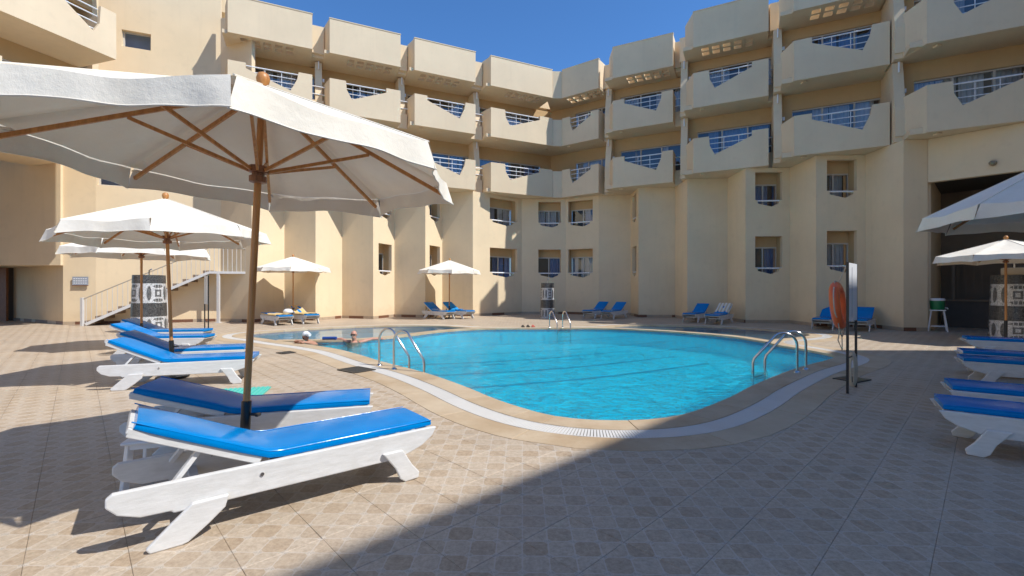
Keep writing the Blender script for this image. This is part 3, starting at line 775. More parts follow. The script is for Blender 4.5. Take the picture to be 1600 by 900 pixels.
# portal of the bar: jamb, header, dim interior
er = RW.e; nr = RW.n
def Q(t, d): q = D3 + er * t + nr * d; return q
def wbox(mb, t0, t1, d0, d1, z0, z1): mb.prism([(t0, d0), (t1, d0), (t1, d1), (t0, d1)], lambda p: (*Q(p[0], p[1]), z0), lambda p: (*Q(p[0], p[1]), z1))
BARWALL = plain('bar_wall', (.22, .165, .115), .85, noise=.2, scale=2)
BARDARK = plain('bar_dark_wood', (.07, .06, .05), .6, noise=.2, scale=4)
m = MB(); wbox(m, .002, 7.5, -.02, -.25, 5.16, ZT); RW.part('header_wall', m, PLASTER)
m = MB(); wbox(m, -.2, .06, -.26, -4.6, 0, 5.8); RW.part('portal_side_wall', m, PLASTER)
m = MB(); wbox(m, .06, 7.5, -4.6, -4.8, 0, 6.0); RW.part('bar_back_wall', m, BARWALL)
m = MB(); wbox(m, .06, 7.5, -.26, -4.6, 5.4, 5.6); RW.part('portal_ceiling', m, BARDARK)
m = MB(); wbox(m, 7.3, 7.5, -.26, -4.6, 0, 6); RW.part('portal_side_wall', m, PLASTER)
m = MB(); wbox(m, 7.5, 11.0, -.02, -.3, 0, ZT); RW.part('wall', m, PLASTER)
m = MB(); m.lathe([(.001, 0), (.09, 0), (.1, .04), (.06, .1)], 12); o = RW.part('spot_lamp', MB(), BLACK); bpy.data.objects.remove(o)
pl = Q(1.55, 0); o = m.build('spot_lamp', plain('lamp_brass', (.25, .2, .12), .4), RW.root, smooth=40); o.location = (pl.x - RW.root.location.x, pl.y - RW.root.location.y, 5.5); o.rotation_euler = (R(70), 0, R(-40))

# ---- left block: tall blank wall with a small window, entrance recess, overhanging balconies
LB = Wing('hotel_block', (-17.1, 18.7), (1, 0), (0, -1), 'tall sunlit blank hotel block at far left with overhanging balconies')
G0_ = Vector((-17.15, 18.75)); G1_ = Qj[5]; F0 = Vector((-18.25, 18.5))
def flat_wall(w, a, b, z0, z1, T=.25, mat=PLASTER, name='wall'):
    a, b = Vector(a), Vector(b); e = (b - a).normalized(); n = Vector((e.y, -e.x)); m = MB()
    m.vprism([(a.x, a.y), (b.x, b.y), (b.x - n.x * T, b.y - n.y * T), (a.x - n.x * T, a.y - n.y * T)], z0, z1); return w.part(name, m, mat)
def skirt(w, a, b, parent):
    a, b = Vector(a), Vector(b); L = (b - a).length; e = (b - a) / L; n = Vector((e.y, -e.x)); u = 0
    while u < L - .02:
        ln = min(.42, L - u); m = MB(); p, q = a + e * (u + .003), a + e * (u + ln - .003); f = n * .013
        m.vprism([(p.x + f.x, p.y + f.y), (q.x + f.x, q.y + f.y), (q.x - f.x, q.y - f.y), (p.x - f.x, p.y - f.y)], .002, .13); w.sub('skirting_tile', m, SKIRT_D if random.random() < .6 else SKIRT, parent); u += ln
def hole_wall(w, a, b, z0, z1, holes, T=.25):
    """wall with small punched windows (u0,u1,z0,z1) in metres, sorted by z"""
    a, b = Vector(a), Vector(b); L = (b - a).length; e = (b - a) / L; n = Vector((e.y, -e.x)); m = MB()
    P = lambda u, d, z: (*(a + e * u + n * d), z)
    def blk(u0, u1, za, zb): m.prism([(u0, za), (u1, za), (u1, zb), (u0, zb)], lambda p: P(p[0], 0, p[1]), lambda p: P(p[0], -T, p[1]))
    z = z0
    for (u0, u1, za, zb) in holes:
        blk(0, L, z, za); blk(0, u0, za, zb); blk(u1, L, za, zb); z = zb
    blk(0, L, z, z1); wl_ = w.part('wall', m, PLASTER)
    for (u0, u1, za, zb) in holes:
        f = MB(); fw = .06
        for (c0, c1, d0, d1) in ((u0, u1, za, za + fw), (u0, u1, zb - fw, zb), (u0, u0 + fw, za + fw, zb - fw), (u1 - fw, u1, za + fw, zb - fw)):
            f.prism([(c0, d0), (c1, d0), (c1, d1), (c0, d1)], lambda p: P(p[0], -.16, p[1]), lambda p: P(p[0], -.22, p[1]))
        wi = w.part('window', f, FRAME); g = MB(); g.quad(P(u0 + fw, -.19, za + fw), P(u1 - fw, -.19, za + fw), P(u1 - fw, -.19, zb - fw), P(u0 + fw, -.19, zb - fw)); w.sub('pane', g, GLASS, wi)
        g = MB(); g.quad(P(u0 - .1, -.5, za - .1), P(u1 + .1, -.5, za - .1), P(u1 + .1, -.5, zb + .1), P(u0 - .1, -.5, zb + .1)); w.sub('pane_backing', g, CURTAIN_REFL_BLUE, wi)  # blue sheet paints the reflection in the pane
    return wl_
g = hole_wall(LB, G0_, G1_, 0, 15.2, [(.05, 1.0, 5.75, 6.35), (.85, 1.85, 11.65, 12.35)]); skirt(LB, G0_, G1_, g)
f = flat_wall(LB, F0, (G0_.x - .002, G0_.y), 0, 15.0); skirt(LB, F0, G0_, f)
flat_wall(LB, (-27, 18.4), (F0.x - .003, 18.4), 2.42, 15.1)
rw_ = flat_wall(LB, (-23.0, 21.0), (F0.x - .01, F0.y + .04), 0, 2.6, .2); skirt(LB, (-23.0, 21.0), (F0.x - .01, F0.y + .04), rw_)
flat_wall(LB, (-27, 21.2), (-22.8, 21.2), 0, 2.6, .2, BARWALL, 'recess_wall')
m = MB(); m.vprism([(-27, 18.66), (-18.3, 18.66), (-18.3, 21.3), (-27, 21.3)], 2.43, 2.6); LB.part('recess_ceiling', m, PLASTER)
m = MB(); m.vprism([(-24.3, 20.6), (-22.9, 20.6), (-22.9, 20.7), (-24.3, 20.7)], 0, 2.41); LB.part('door', m, WOOD_D)
# roof mass
m = MB(); m.vprism([(-27, 18.7), (-17.2, 19.1), (-13.2, 21.0), (-15, 28), (-27, 28)], 14.2, 14.9); LB.part('roof', m, PLASTER)
# overhanging upper floors
EB = Wing('hotel_block', (-14.0, 16.1), (-.30, -.954), (.954, -.30), 'overhanging balcony block jutting in at the top left corner')
def side_balc(t0, t1, zb, notch):
    H = 1.62; L = t1 - t0; poly = [(0, 0), (L, 0), (L, H), (.58 * L, H), (.50 * L, .9 * H), (.19 * L, .40 * H), (.14 * L, .62 * H), (.13 * L, H), (0, H)] if notch else [(0, 0), (L, 0), (L, H), (0, H)]
    mb = MB(); EB.panel(mb, [(t0 + a, zb + b) for a, b in poly], 0, -.13); b = EB.part('balcony', mb, BALC)
    m = MB(); m.prism([(t0, -.131), (t0 + .13, -.131), (t0 + .13, -1.9), (t0, -1.9)], lambda p: EB.P(p[0], p[1], zb + .003), lambda p: EB.P(p[0], p[1], zb + H - .003)); EB.sub('side_wall', m, BALC, b)
    if notch:
        for zz in (1.52, 1.28, 1.04, .8):
            r = MB(); r.tube([EB.P(t0 + .1 * L, -.16, zb + zz), EB.P(t0 + .62 * L, -.16, zb + zz)], .022, 6); EB.sub('rail', r, WHITE_METAL, b, smooth=50)
    m = MB(); EB.box(m, t0 + .001, t1, -.132, -3.5, zb + .004, zb + .2); EB.sub('floor_slab', m, BALC, b)
side_balc(0, 3.6, ZB[1], True); side_balc(2.95, 6.5, ZB[0], False)
for zb, t0 in ((ZB[1], .3), (ZB[0], .3)):
    glazing(EB, t0, t0 + 2.9, -2.0, zb + .2, zb + 2.3, 3, seed=77); glazing(EB, t0 + 3.1, t0 + 6, -2.0, zb + .2, zb + 2.3, 3, seed=79)
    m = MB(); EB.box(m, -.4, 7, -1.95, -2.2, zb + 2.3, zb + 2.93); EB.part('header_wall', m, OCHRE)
m = MB(); EB.box(m, -.4, 7, -1.2, -6, 6.45, 6.648); EB.part('floor_slab', m, BALC)
m = MB(); EB.box(m, -.4, 7, -.1, -6, 12.5, 14.2); EB.part('roof', m, PLASTER)
m = MB(); EB.box(m, -.6, -.402, -1.95, -6, 6.45, 14.2); EB.part('wall', m, PLASTER)

# ---- third wing behind the photographer on the right; its long shadow crosses the deck
TW = Wing('hotel_wing', (18.7, 6.7), (-.7218, -.692), (-.692, .7218), 'hotel wing behind the viewer whose straight shadow crosses the deck')
m = MB(); m.vprism([(18.22, 6.68), (30, 6.5), (30, -22), (10, -22), (3.4, -7.5)], 0, 13.9); TW.part('wall', m, PLASTER)
for fl in (2.2, 5.1, 8.0, 10.9):
    for i in range(4):
        m = MB(); TW.box(m, 2 + i * 3.2, 3.7 + i * 3.2, .02, -.1, fl, fl + 1.5); TW.part('window', m, plain('tinted_pane', (.03, .05, .07), .1) if (fl == 2.2 and i == 0) else bpy.data.materials['tinted_pane'])

# ---- long sunlit wing that runs on behind the viewer on the left (beyond the overhanging balconies)
FW = Wing('hotel_wing', (-16.9, 11.6), (-.30, -.954), (.954, -.30), 'sunlit hotel wing running on behind the viewer at the left')
m = MB(); FW.box(m, 0, 30, 0, -8, 0, 14.2); FW.part('wall', m, PLASTER)
for fl in (2.2, 5.1, 8.0, 10.9):
    for i in range(8):
        m = MB(); FW.box(m, 2 + i * 3.4, 3.7 + i * 3.4, .02, -.1, fl, fl + 1.5); FW.part('window', m, bpy.data.materials['tinted_pane'])

# ------------------------------------------------------------------ sun umbrellas
def make_umbrella(seed, rot, Rr=1.45, zr=2.46, za=3.02, sleeve=.62):
    rn = random.Random(seed)
    root = empty('sun_umbrella', (0, 0, 0))
    A = [rot + i * math.pi / 4 for i in range(8)]
    rim = [Vector((Rr * math.cos(a), Rr * math.sin(a), zr + rn.uniform(-.015, .015))) for a in A]
    apex = Vector((0, 0, za))
    def surf(i, u, v):
        p = rim[i].lerp(rim[(i + 1) % 8], u); q = apex.lerp(p, v)
        sag = math.sin(math.pi * u) * v
        q.z -= .055 * sag * (1.15 - v) + .018 * math.sin(math.pi * u) * v * v + .012 * math.sin(9 * u + i * 2.1 + 5 * v) * v * math.sin(math.pi * u)
        rad = Vector((q.x, q.y, 0)); q -= rad * .02 * math.sin(math.pi * u) * v
        return q
    can = MB()
    for i in range(8): can.grid(lambda u, v: surf(i, u, max(v, .02)), 10, 9)
    c = can.build('canopy', CANVAS, root, smooth=35)
    for i in range(8):
        ph = rn.uniform(0, 6); drop = rn.uniform(.175, .195); m = MB()
        def val(u, v):
            uu = .012 + u * .976; p = surf(i, uu, 1.0); rad = Vector((p.x, p.y, 0)).normalized()
            tan = (rim[(i + 1) % 8] - rim[i]).normalized()
            e = abs(2 * u - 1); d = drop * (.74 + .26 * e ** 2.2)
            fl = .02 * v + .009 * math.sin(8 * u + ph) * v + .005 * math.sin(23 * u + ph * 2) * v + .045 * v * max(0, e - .72) / .28
            return p + rad * (fl + .004) - Vector((0, 0, d * v - .004)) + tan * (.022 * v * (2 * u - 1))
        m.grid(val, 26, 5); vf = m.build('valance_flap', CANVAS, root, smooth=60)
        m = MB(); m.tube([val(q / 26, 1.0) for q in range(27)], .005, 5); m.build('hem', CANVAS, vf, smooth=60)
        m = MB(); m.tube([surf(i, 0.0, .03 + .97 * q / 8) + Vector((0, 0, .004)) for q in range(9)], .006, 5); m.build('seam', CANVAS, c, smooth=60)
    for i, a in enumerate(A):
        d = Vector((math.cos(a), math.sin(a), 0)); m = MB()
        p0 = Vector((0, 0, za - .075)) + d * .05; p1 = rim[i] * .975 - Vector((0, 0, .035)) - Vector((rim[i].x, rim[i].y, 0)) * 0.0
        m.bar(p0, p1, .024, .032); m.build('rib', WOOD, root, bevel=.004)
        m = MB(); m.bar(d * .07 + Vector((0, 0, zr - .10)), p0.lerp(p1, .54) - Vector((0, 0, .02)), .02, .026); m.build('strut', WOOD, root, bevel=.003)
        m = MB(); m.box(rim[i] * .95 - Vector((0, 0, .045 - .05 * rim[i].z + .05 * 2.4)) + Vector((0, 0, .05 * rim[i].z)), (.07, .06, .012), a); m.build('rib_pocket', CANVAS, root)
    m = MB(); m.tube([(0, 0, .25), (0, 0, za - .02)], .026, 16); m.build('pole', WOOD, root, smooth=40)
    m = MB(); m.lathe([(.030, zr - .2), (.062, zr - .19), (.064, zr - .145), (.045, zr - .14), (.045, zr - .12), (.068, zr - .115), (.07, zr - .065), (.03, zr - .06)], 10); m.build('runner_hub', WOOD_D, root, smooth=30)
    m = MB(); m.lathe([(.03, za - .12), (.06, za - .11), (.06, za - .06), (.03, za - .05)], 10); m.build('crown_hub', WOOD_D, root, smooth=30)
    m = MB(); m.lathe([(.035, za - .01), (.045, za + .02), (.05, za + .05), (.04, za + .085), (.015, za + .10), (.0001, za + .102)], 14); m.build('finial', WOOD, root, smooth=50)
    m = MB(); m.lathe([(.001, .012), (.24, .012), (.24, .03), (.05, .035), (.036, .05), (.036, sleeve), (.03, sleeve + .005)], 20); b = m.build('stand', BLACK, root, smooth=35)
    m = MB(); m.tube([(.03, 0, sleeve - .1), (.085, 0, sleeve - .1)], .011, 8); m.box((.095, 0, sleeve - .1), (.02, .05, .02)); m.build('clamp_knob', BLACK, b)
    return root
def lean(root, loc, top):
    root.location = loc; up = Vector(top).normalized(); root.rotation_euler = Vector((0, 0, 1)).rotation_difference(up).to_euler()
UMB = [((-2.09, 3.53, 0), (.13, .05, 3.1), R(25), 'large open off-white umbrella nearest the viewer, above the two front blue loungers'),
       ((-5.68, 7.62, 0), (-.12, 0, 3.0), R(30), 'off-white umbrella standing second from the viewer in the left row'),
       ((-9.2, 11.3, 0), (0, 0, 1), R(10), 'off-white umbrella third in the left row, beside the mosaic shower column'),
       ((-9.5, 19.75, 0), (.0, 0, 1), R(22), 'white umbrella over the two yellow-draped loungers by the sunlit wall'),
       ((-3.08, 22.3, 0), (.03, 0, 3), R(12), 'white umbrella over the dark blue loungers in the far wall shade'),
       ((7.2, 5.8, 0), (0, 0, 1), R(8), 'near right umbrella in shade cut off by the right edge'),
       ((13.4, 12.35, 0), (0, 0, 1), R(20), 'shaded umbrella in front of the dark bar entrance')]
for i, (loc, top, rot, lab) in enumerate(UMB):
    u = make_umbrella(20 + i, rot, 1.47 if i else 1.52, {0: 2.52, 3: 2.36, 4: 2.36, 5: 2.52, 6: 2.38}.get(i, 2.44), {0: 3.1, 3: 2.86, 4: 2.86, 5: 3.28, 6: 2.82}.get(i, 3.0)); lean(u, loc, top); tag(u, lab, 'umbrella', 'sun umbrellas round the pool')

# ------------------------------------------------------------------ sun loungers
HX = .76
def cushion(mb, path, hw, th, nseg=16):
    path = [Vector(p) for p in path]; n = len(path); rings = []
    for i, p in enumerate(path):
        t = (path[min(i + 1, n - 1)] - path[max(i - 1, 0)]).normalized(); nrm = Vector((-t.z, 0, t.x)); s = 1.0
        e = min(i, n - 1 - i); sc = (.80, .95, 1.0)[min(e, 2)]
        ring = []
        for k in range(nseg):
            a = 2 * math.pi * k / nseg; ca, sa = math.cos(a), math.sin(a); ex = .28
            y = math.copysign(abs(ca) ** ex, ca) * hw * (1 - (1 - sc) * .12); z = math.copysign(abs(sa) ** .5, sa) * th / 2 * sc
            ring.append(p + nrm * (th / 2 + z) + Vector((0, y, 0)))
        rings.append(ring)
    o = len(mb.v)
    for r in rings: mb.v += [tuple(q) for q in r]
    for i in range(n - 1):
        for k in range(nseg): mb.f.append((o + i * nseg + k, o + i * nseg + (k + 1) % nseg, o + (i + 1) * nseg + (k + 1) % nseg, o + (i + 1) * nseg + k))
    mb.f.append(tuple(o + k for k in range(nseg))); mb.f.append(tuple(o + (n - 1) * nseg + k for k in range(nseg)))
def make_lounger(back, cmat=VINYL, pad=True):
    root = empty('sun_lounger', (0, 0, 0)); X = lambda x: x - 1.0
    rail = [(0, .345), (.0, .30), (.05, .245), (.15, .205), (.29, .20), (.30, .185), (1.60, .178), (1.76, .195), (1.9, .24), (1.99, .30), (2.03, .365), (1.97, .37), (.03, .37)]
    fl = [(1.56, .25), (1.72, .25), (1.80, .12), (1.86, .05), (1.85, .005), (1.74, 0), (1.70, .03), (1.66, .12)]
    rl = [(.39, .23), (.575, .23), (.555, .16), (.47, .085), (.37, .008), (.34, 0), (.19, 0), (.172, .028), (.285, .135)]
    for s in (-1, 1):
        m = MB(); m.prism([(X(a), b) for a, b in rail], lambda p: (p[0], s * .30, p[1]), lambda p: (p[0], s * .262, p[1])); m.build('side_rail', WHITE_WOOD, root, bevel=.008)
        for pr in (fl, rl):
            m = MB(); m.prism([(X(a), b) for a, b in pr], lambda p: (p[0], s * .335, p[1]), lambda p: (p[0], s * .302, p[1])); m.build('leg', WHITE_WOOD, root, bevel=.008)
    for k in range(9):
        m = MB(); m.box((X(HX + .1 + k * .135), 0, .345), (.075, .522, .02)); m.build('seat_slat', WHITE_WOOD, root)
    m = MB(); m.box((X(.42), 0, .235), (.05, .522, .05)); m.build('cross_bar', WHITE_WOOD, root); m = MB(); m.box((X(1.66), 0, .235), (.05, .522, .05)); m.build('cross_bar', WHITE_WOOD, root)
    ca, sa = math.cos(back), math.sin(back); Lb = .735
    bp = lambda r, h=0: Vector((X(HX) - ca * r - sa * h * -1 * -1, 0, .372 + sa * r + ca * h))
    b = MB()
    for s in (-1, 1): b.bar(bp(0) + Vector((0, s * .235, 0)), bp(Lb) + Vector((0, s * .235, 0)), .045, .05, (sa, 0, ca))
    bf = b.build('backrest', WHITE_WOOD, root, bevel=.005)
    m = MB(); m.bar(bp(Lb - .05) + Vector((0, -.258, .012)), bp(Lb - .05) + Vector((0, .258, .012)), .11, .035, (sa, 0, ca)); m.build('top_board', WHITE_WOOD, bf, bevel=.006)
    for k in range(4):
        m = MB(); m.bar(bp(.12 + k * .14) + Vector((0, -.212, 0)), bp(.12 + k * .14) + Vector((0, .212, 0)), .07, .02, (sa, 0, ca)); m.build('back_slat', WHITE_WOOD, bf)
    if back > .2:
        for s in (-1, 1):
            m = MB(); m.bar(bp(.36) + Vector((0, s * .20, -.02)), (X(.30), s * .22, .33), .028, .055, (0, 1, 0)); m.build('prop', WHITE_WOOD, root, bevel=.004)
    if pad:
        pts = [bp(Lb - .03 - q * .085, .022) for q in range(8)]
        pts += [Vector((X(HX + .045), 0, .372))] + [Vector((X(HX + .13 + q * .125), 0, .362)) for q in range(9)] + [Vector((X(1.995), 0, .362))]
        m = MB(); cushion(m, pts, .275, .062); c = m.build('cushion', cmat, root, smooth=45)
        for s in (-1, 1):   # welted seam
            m = MB(); m.tube([p + Vector((0, s * .268, .055)) for p in pts], .004, 5); m.build('piping', cmat, c, smooth=60)
    for s in (-1, 1):
        m = MB(); m.tube([(X(HX), s * .30, .30), (X(HX), s * .308, .30)], .012, 10); m.build('bolt', STEEL, root)
    return root
protos = {}
def lounger(key, anchor, local, angd, label):
    """anchor: plan point of the local point (x from the rear tip, y to the left)"""
    back = {'low': R(25), 'lower': R(17), 'mid': R(22), 'high': R(30), 'flat': R(2), 'bare': R(38)}[key]
    if key not in protos: protos[key] = o = make_lounger(back, VINYL, key not in ('bare',))
    else: o = copy_tree(protos[key])
    a = R(angd); lx, ly = local[0] - 1.0, local[1]
    o.location = (anchor[0] - (math.cos(a) * lx - math.sin(a) * ly), anchor[1] - (math.sin(a) * lx + math.cos(a) * ly), 0); o.rotation_euler = (0, 0, a)
    tag(o, label, 'sun lounger', 'sun loungers round the pool'); return o
FN = (2.0, -.3); FT = (1.78, -.32); FC = (1.78, 0)
lounger('low', (-.80, 3.555), FT, 38.3, 'front white lounger with sunlit blue cushion, nearest the viewer')
lounger('lower', (-1.36, 4.36), FN, 16.5, 'second blue lounger behind the front one, half in umbrella shade')
lounger('low', (-4.12, 7.22), FN, 18.5, 'left row lounger just in front of the second umbrella pole')
lounger('low', (-4.92, 8.35), FN, 18.5, 'left row lounger just behind the second umbrella pole')
lounger('mid', (-7.0, 10.3), FN, 8, 'left row lounger just in front of the third umbrella pole')
lounger('mid', (-8.0, 11.75), FN, 8, 'left row lounger just behind the third umbrella pole, by the mosaic column')
l5a = lounger('flat', (-9.15, 18.25), FC, -43, 'flat lounger with pale yellow towel beside the far left umbrella')
l5b = lounger('mid', (-8.4, 19.0), FC, -43, 'raised lounger draped in yellow towel beside the far left umbrella')
lounger('high', (-3.05, 21.85), FC, -44, 'dark blue lounger left of the pole of the umbrella at the far wall')
l6b = lounger('high', (-2.15, 22.15), FC, -44, 'blue lounger with bright blue towel, right of the umbrella at the far wall')
lounger('high', (3.83, 22.55), FC, -127, 'blue lounger by the back corner, nearer the mosaic column')
lounger('high', (4.62, 22.0), FC, -127, 'blue lounger by the back corner, farther from the mosaic column')
lounger('high', (7.75, 19.75), FC, -131, 'blue lounger by the right wing, left of the striped towel')
l8b = lounger('high', (8.3, 18.75), FC, -131, 'lounger by the right wing draped with a striped towel')
lounger('high', (11.25, 16.5), FC, -135, 'blue lounger by the right wing, left of the life ring')
lounger('high', (12.05, 15.85), FC, -135, 'blue lounger by the right wing, right of the sign board')
FL = (2.0, .3)
lounger('low', (3.98, 4.2), FL, 144, 'nearest blue lounger at the right edge, in shade')
lounger('low', (4.86, 5.02), FL, 144, 'second blue lounger at the right edge, partly behind the nearest')
lounger('low', (6.97, 7.02), FL, 144, 'third blue lounger at the right edge, front of the middle pair')
lounger('low', (7.75, 7.82), FL, 144, 'fourth blue lounger at the right edge, back of the middle pair')
lounger('low', (9.93, 9.93), FL, 144, 'farthest blue lounger at the right edge, before the mosaic column')

# towels lying on loungers
YEL = plain('yellow_towel', (.66, .47, .20), .95, noise=.2, scale=9, bump=.6)
CYAN = plain('bright_blue_towel', (.01, .27, .62), .95, noise=.15, scale=9, bump=.6)
def mat_stripe():
    m, nt, b = mat_new('striped_towel'); tc = N(nt, 'ShaderNodeTexCoord'); s = N(nt, 'ShaderNodeSeparateXYZ'); nt.links.new(tc.outputs['Object'], s.inputs[0])
    f = math_n(nt, 'GREATER_THAN', math_n(nt, 'SINE', math_n(nt, 'MULTIPLY', s.outputs[1], 46)), 0.0)
    nt.links.new(mixc(nt, f, (.62, .50, .32), (.76, .72, .64)), b.inputs['Base Color']); b.inputs['Roughness'].default_value = .95
    return m
STRIPE = mat_stripe()
def towel(on, back, r0, r1, mat, label, lift=.078, seatpart=0.0, seed=1, hang=.06):
    rn = random.Random(seed); ca, sa = math.cos(back), math.sin(back); m = MB(); ph = rn.uniform(0, 6)
    def pt(u, v):
        r = r1 + (r0 - r1 - seatpart) * v if True else 0
        if r >= 0: p = Vector((HX - 1.0 - ca * r, 0, .372 + sa * r)) + Vector((sa * 0, 0, 0)) + Vector((0, 0, lift / max(.6, ca)))
        else: p = Vector((HX - 1.0 - r, 0, .372 + lift))
        y = (u - .5) * .60; e = max(0, abs(u - .5) - .42) / .08
        return p + Vector((0, y, .008 * math.sin(13 * u + ph) * math.sin(7 * v + ph) - hang * e))
    m.grid(pt, 24, 20); o = m.build('towel', mat, smooth=60); o.location = on.location; o.rotation_euler = on.rotation_euler
    so = o.modifiers.new('thick', 'SOLIDIFY'); so.thickness = .012
    tag(o, label, 'towel')
towel(l5a, R(2), -.95, .6, YEL, 'pale yellow towel spread on the flat lounger', seed=3)
towel(l5b, R(22), -1.0, .76, YEL, 'yellow towel draped over the raised lounger', seed=4)
towel(l6b, R(30), -.35, .55, CYAN, 'bright blue towel on the lounger at the far wall', seed=5)
towel(l8b, R(30), .02, .77, STRIPE, 'beige striped towel hung over a lounger back', seed=6)
m = MB(); m.lathe([(.001, 0), (.16, .0), (.2, .06), (.17, .16), (.1, .22), (.001, .23)], 16); o = m.build('bag', plain('white_cloth', (.75, .75, .74), .9, noise=.1, bump=.5), smooth=60)
o.location = l5a.location + Vector((.45, .05, .458)); o.scale = (1, .8, .8); tag(o, 'white cloth bag lying between the yellow towels', 'bag')

# ------------------------------------------------------------------ small furniture
t = empty('side_table', (-2.62, 3.45, 0), R(20)); tag(t, 'low white plastic table in shade behind the front lounger', 'table')
PLASTIC = plain('white_plastic', (.72, .71, .69), .4)
m = MB(); m.box((0, 0, .40), (.42, .42, .025)); m.build('table_top', PLASTIC, t, bevel=.012)
m = MB(); [m.box(c, s) for c, s in (((0, .18, .37), (.36, .02, .035)), ((0, -.18, .37), (.36, .02, .035)), ((.18, 0, .37), (.02, .34, .035)), ((-.18, 0, .37), (.02, .34, .035)))]; m.build('apron', PLASTIC, t)
for sx in (-1, 1):
    for sy in (-1, 1):
        m = MB(); m.bar((sx * .165, sy * .165, .387), (sx * .195, sy * .195, 0), .045, .045); m.build('leg', PLASTIC, t, bevel=.006)
mt = empty('foot_mat', (-4.0, 6.35, .002), R(16)); tag(mt, 'turquoise ribbed plastic mat on the tiles behind the second lounger', 'mat')
TEAL = plain('turquoise_plastic', (.10, .52, .42), .5, noise=.1)
m = MB(); m.box((0, 0, .008), (1.0, .75, .016)); m.build('base', TEAL, mt)
for k in range(16):
    m = MB(); m.box((-.46 + k * .061, 0, .022), (.034, .72, .012)); m.build('ribbed_strip', TEAL, mt)

# stainless pool ladders
def ladder(f1, f2, w1, w2, label, h=.72):
    f1, f2, w1, w2 = (Vector((*p, 0)) for p in (f1, f2, w1, w2)); c = (f1 + f2) / 2
    root = empty('pool_ladder', c); tag(root, label, 'ladder', 'stainless pool ladders')
    for f, w in ((f1, w1), (f2, w2)):
        f = f - c; w = w - c; d = w - f; pts = [f + Vector((0, 0, .01)), f + Vector((0, 0, h * .70))]
        for k in range(1, 9):
            a = math.pi * k / 9 * .78; pts.append(f + d * (.30 * (1 - math.cos(a))) + Vector((0, 0, h * .70 + h * .30 * math.sin(a) / math.sin(math.pi * .5))))
        pts += [f + d * .97 + Vector((0, 0, h * .33)), w + Vector((0, 0, h * .22)), w + Vector((0, 0, -.55))]
        m = MB(); m.tube(pts, .022, 12); m.build('handrail', STEEL, root, smooth=60)
        m = MB(); m.lathe([(.024, .045), (.03, .04), (.055, .022), (.06, .008)], 16, (f.x, f.y)); m.build('floor_flange', STEEL, root, smooth=50)
    for z in (-.14, -.30, -.46):
        m = MB(); m.bar(w1 - c + Vector((0, 0, z)), w2 - c + Vector((0, 0, z)), .09, .03); m.build('rung', STEEL, root)
ladder((-2.56, 8.78), (-2.17, 8.36), (-1.93, 8.55), (-1.56, 8.08), 'stainless pool ladder at the near left edge of the pool')
ladder((5.03, 8.03), (5.38, 8.33), (4.34, 8.2), (4.75, 8.55), 'stainless pool ladder at the right edge beside the sign', .70)
ladder((1.43, 17.35), (1.93, 17.35), (1.66, 16.75), (2.15, 16.75), 'stainless pool ladder at the far edge of the pool', .62)

# floor drains
def drain(c, s, ang, label):
    r = empty('floor_drain', (c[0], c[1], .001), ang); tag(r, label, 'drain')
    m = MB(); [m.box(q, z) for q, z in (((0, s[1] / 2, .008), (s[0], .03, .016)), ((0, -s[1] / 2, .008), (s[0], .03, .016)), ((s[0] / 2, 0, .008), (.03, s[1] - .03, .016)), ((-s[0] / 2, 0, .008), (.03, s[1] - .03, .016)))]
    m.build('frame', BLACK, r)
    m = MB(); m.box((0, 0, .002), (s[0] - .03, s[1] - .03, .004)); m.build('pit', BLACK, r)
    n = int(s[0] / .035)
    for k in range(n):
        m = MB(); m.box((-s[0] / 2 + .03 + k * (s[0] - .06) / (n - 1), 0, .009), (.016, s[1] - .03, .010)); m.build('bar', plain('cast_iron', (.05, .048, .045), .6) if 'cast_iron' not in bpy.data.materials else bpy.data.materials['cast_iron'], r)
dp = px(557, 578.5); drain((dp.x, dp.y), (.55, .42), R(-38), 'dark square floor drain beside the near left ladder')
dp = px(447, 551.5); drain((dp.x, dp.y), (.3, .3), R(-38), 'small floor drain near the swimmers')

# sign boards on black legs, the right one carries a life ring
SIGN = plain('white_board', (.78, .79, .80), .35, noise=.04)
def signboard(a, b, label, z0=1.02, z1=1.86):
    a, b = Vector((*a, 0)), Vector((*b, 0)); c = (a + b) / 2; root = empty('sign_board', c); tag(root, label, 'sign', 'white sign boards on black legs')
    d = (b - a).normalized(); n = Vector((d.y, -d.x, 0))
    for q in (a, b):
        m = MB(); m.bar(q - c, q - c + Vector((0, 0, z1 + .01)), .03, .03, d); m.build('leg', BLACK, root)
    m = MB(); m.bar((a - c) + d * .016 + Vector((0, 0, (z0 + z1) / 2)), (b - c) - d * .016 + Vector((0, 0, (z0 + z1) / 2)), .03, z1 - z0); m.build('board', SIGN, root)
    m = MB(); m.bar((a - c) + d * .2 + n * .018 + Vector((0, 0, z0 + .06)), (a - c) + d * .21 + n * .018 + Vector((0, 0, z1 - .06)), .012, .003, n); m.build('crease', plain('grey_line', (.35, .36, .38), .5) if 'grey_line' not in bpy.data.materials else bpy.data.materials['grey_line'], root)
    m = MB(); m.bar((a - c) + Vector((0, 0, .5)), (b - c) + Vector((0, 0, .5)), .014, .014); m.build('brace', BLACK, root)
    return root, c, d, n
sb, sc_, sd, sn = signboard((4.77, 6.47), (5.20, 6.88), 'white sign board on black legs by the pool with a life ring on it')
signboard((-9.25, 13.7), (-8.82, 13.22), 'slim white sign board on black legs beside the staircase', 1.02, 1.86)
lr = empty('life_ring', sc_ - sn * .13 + Vector((-.02, .03, 1.24))); tag(lr, 'orange life ring with white rope hanging on the sign board', 'life ring')
Mx = Matrix((sd, -sn, Vector((0, 0, 1)))).transposed() @ Matrix.Rotation(R(3), 3, 'Z') @ Matrix.Rotation(R(-6), 3, 'X')
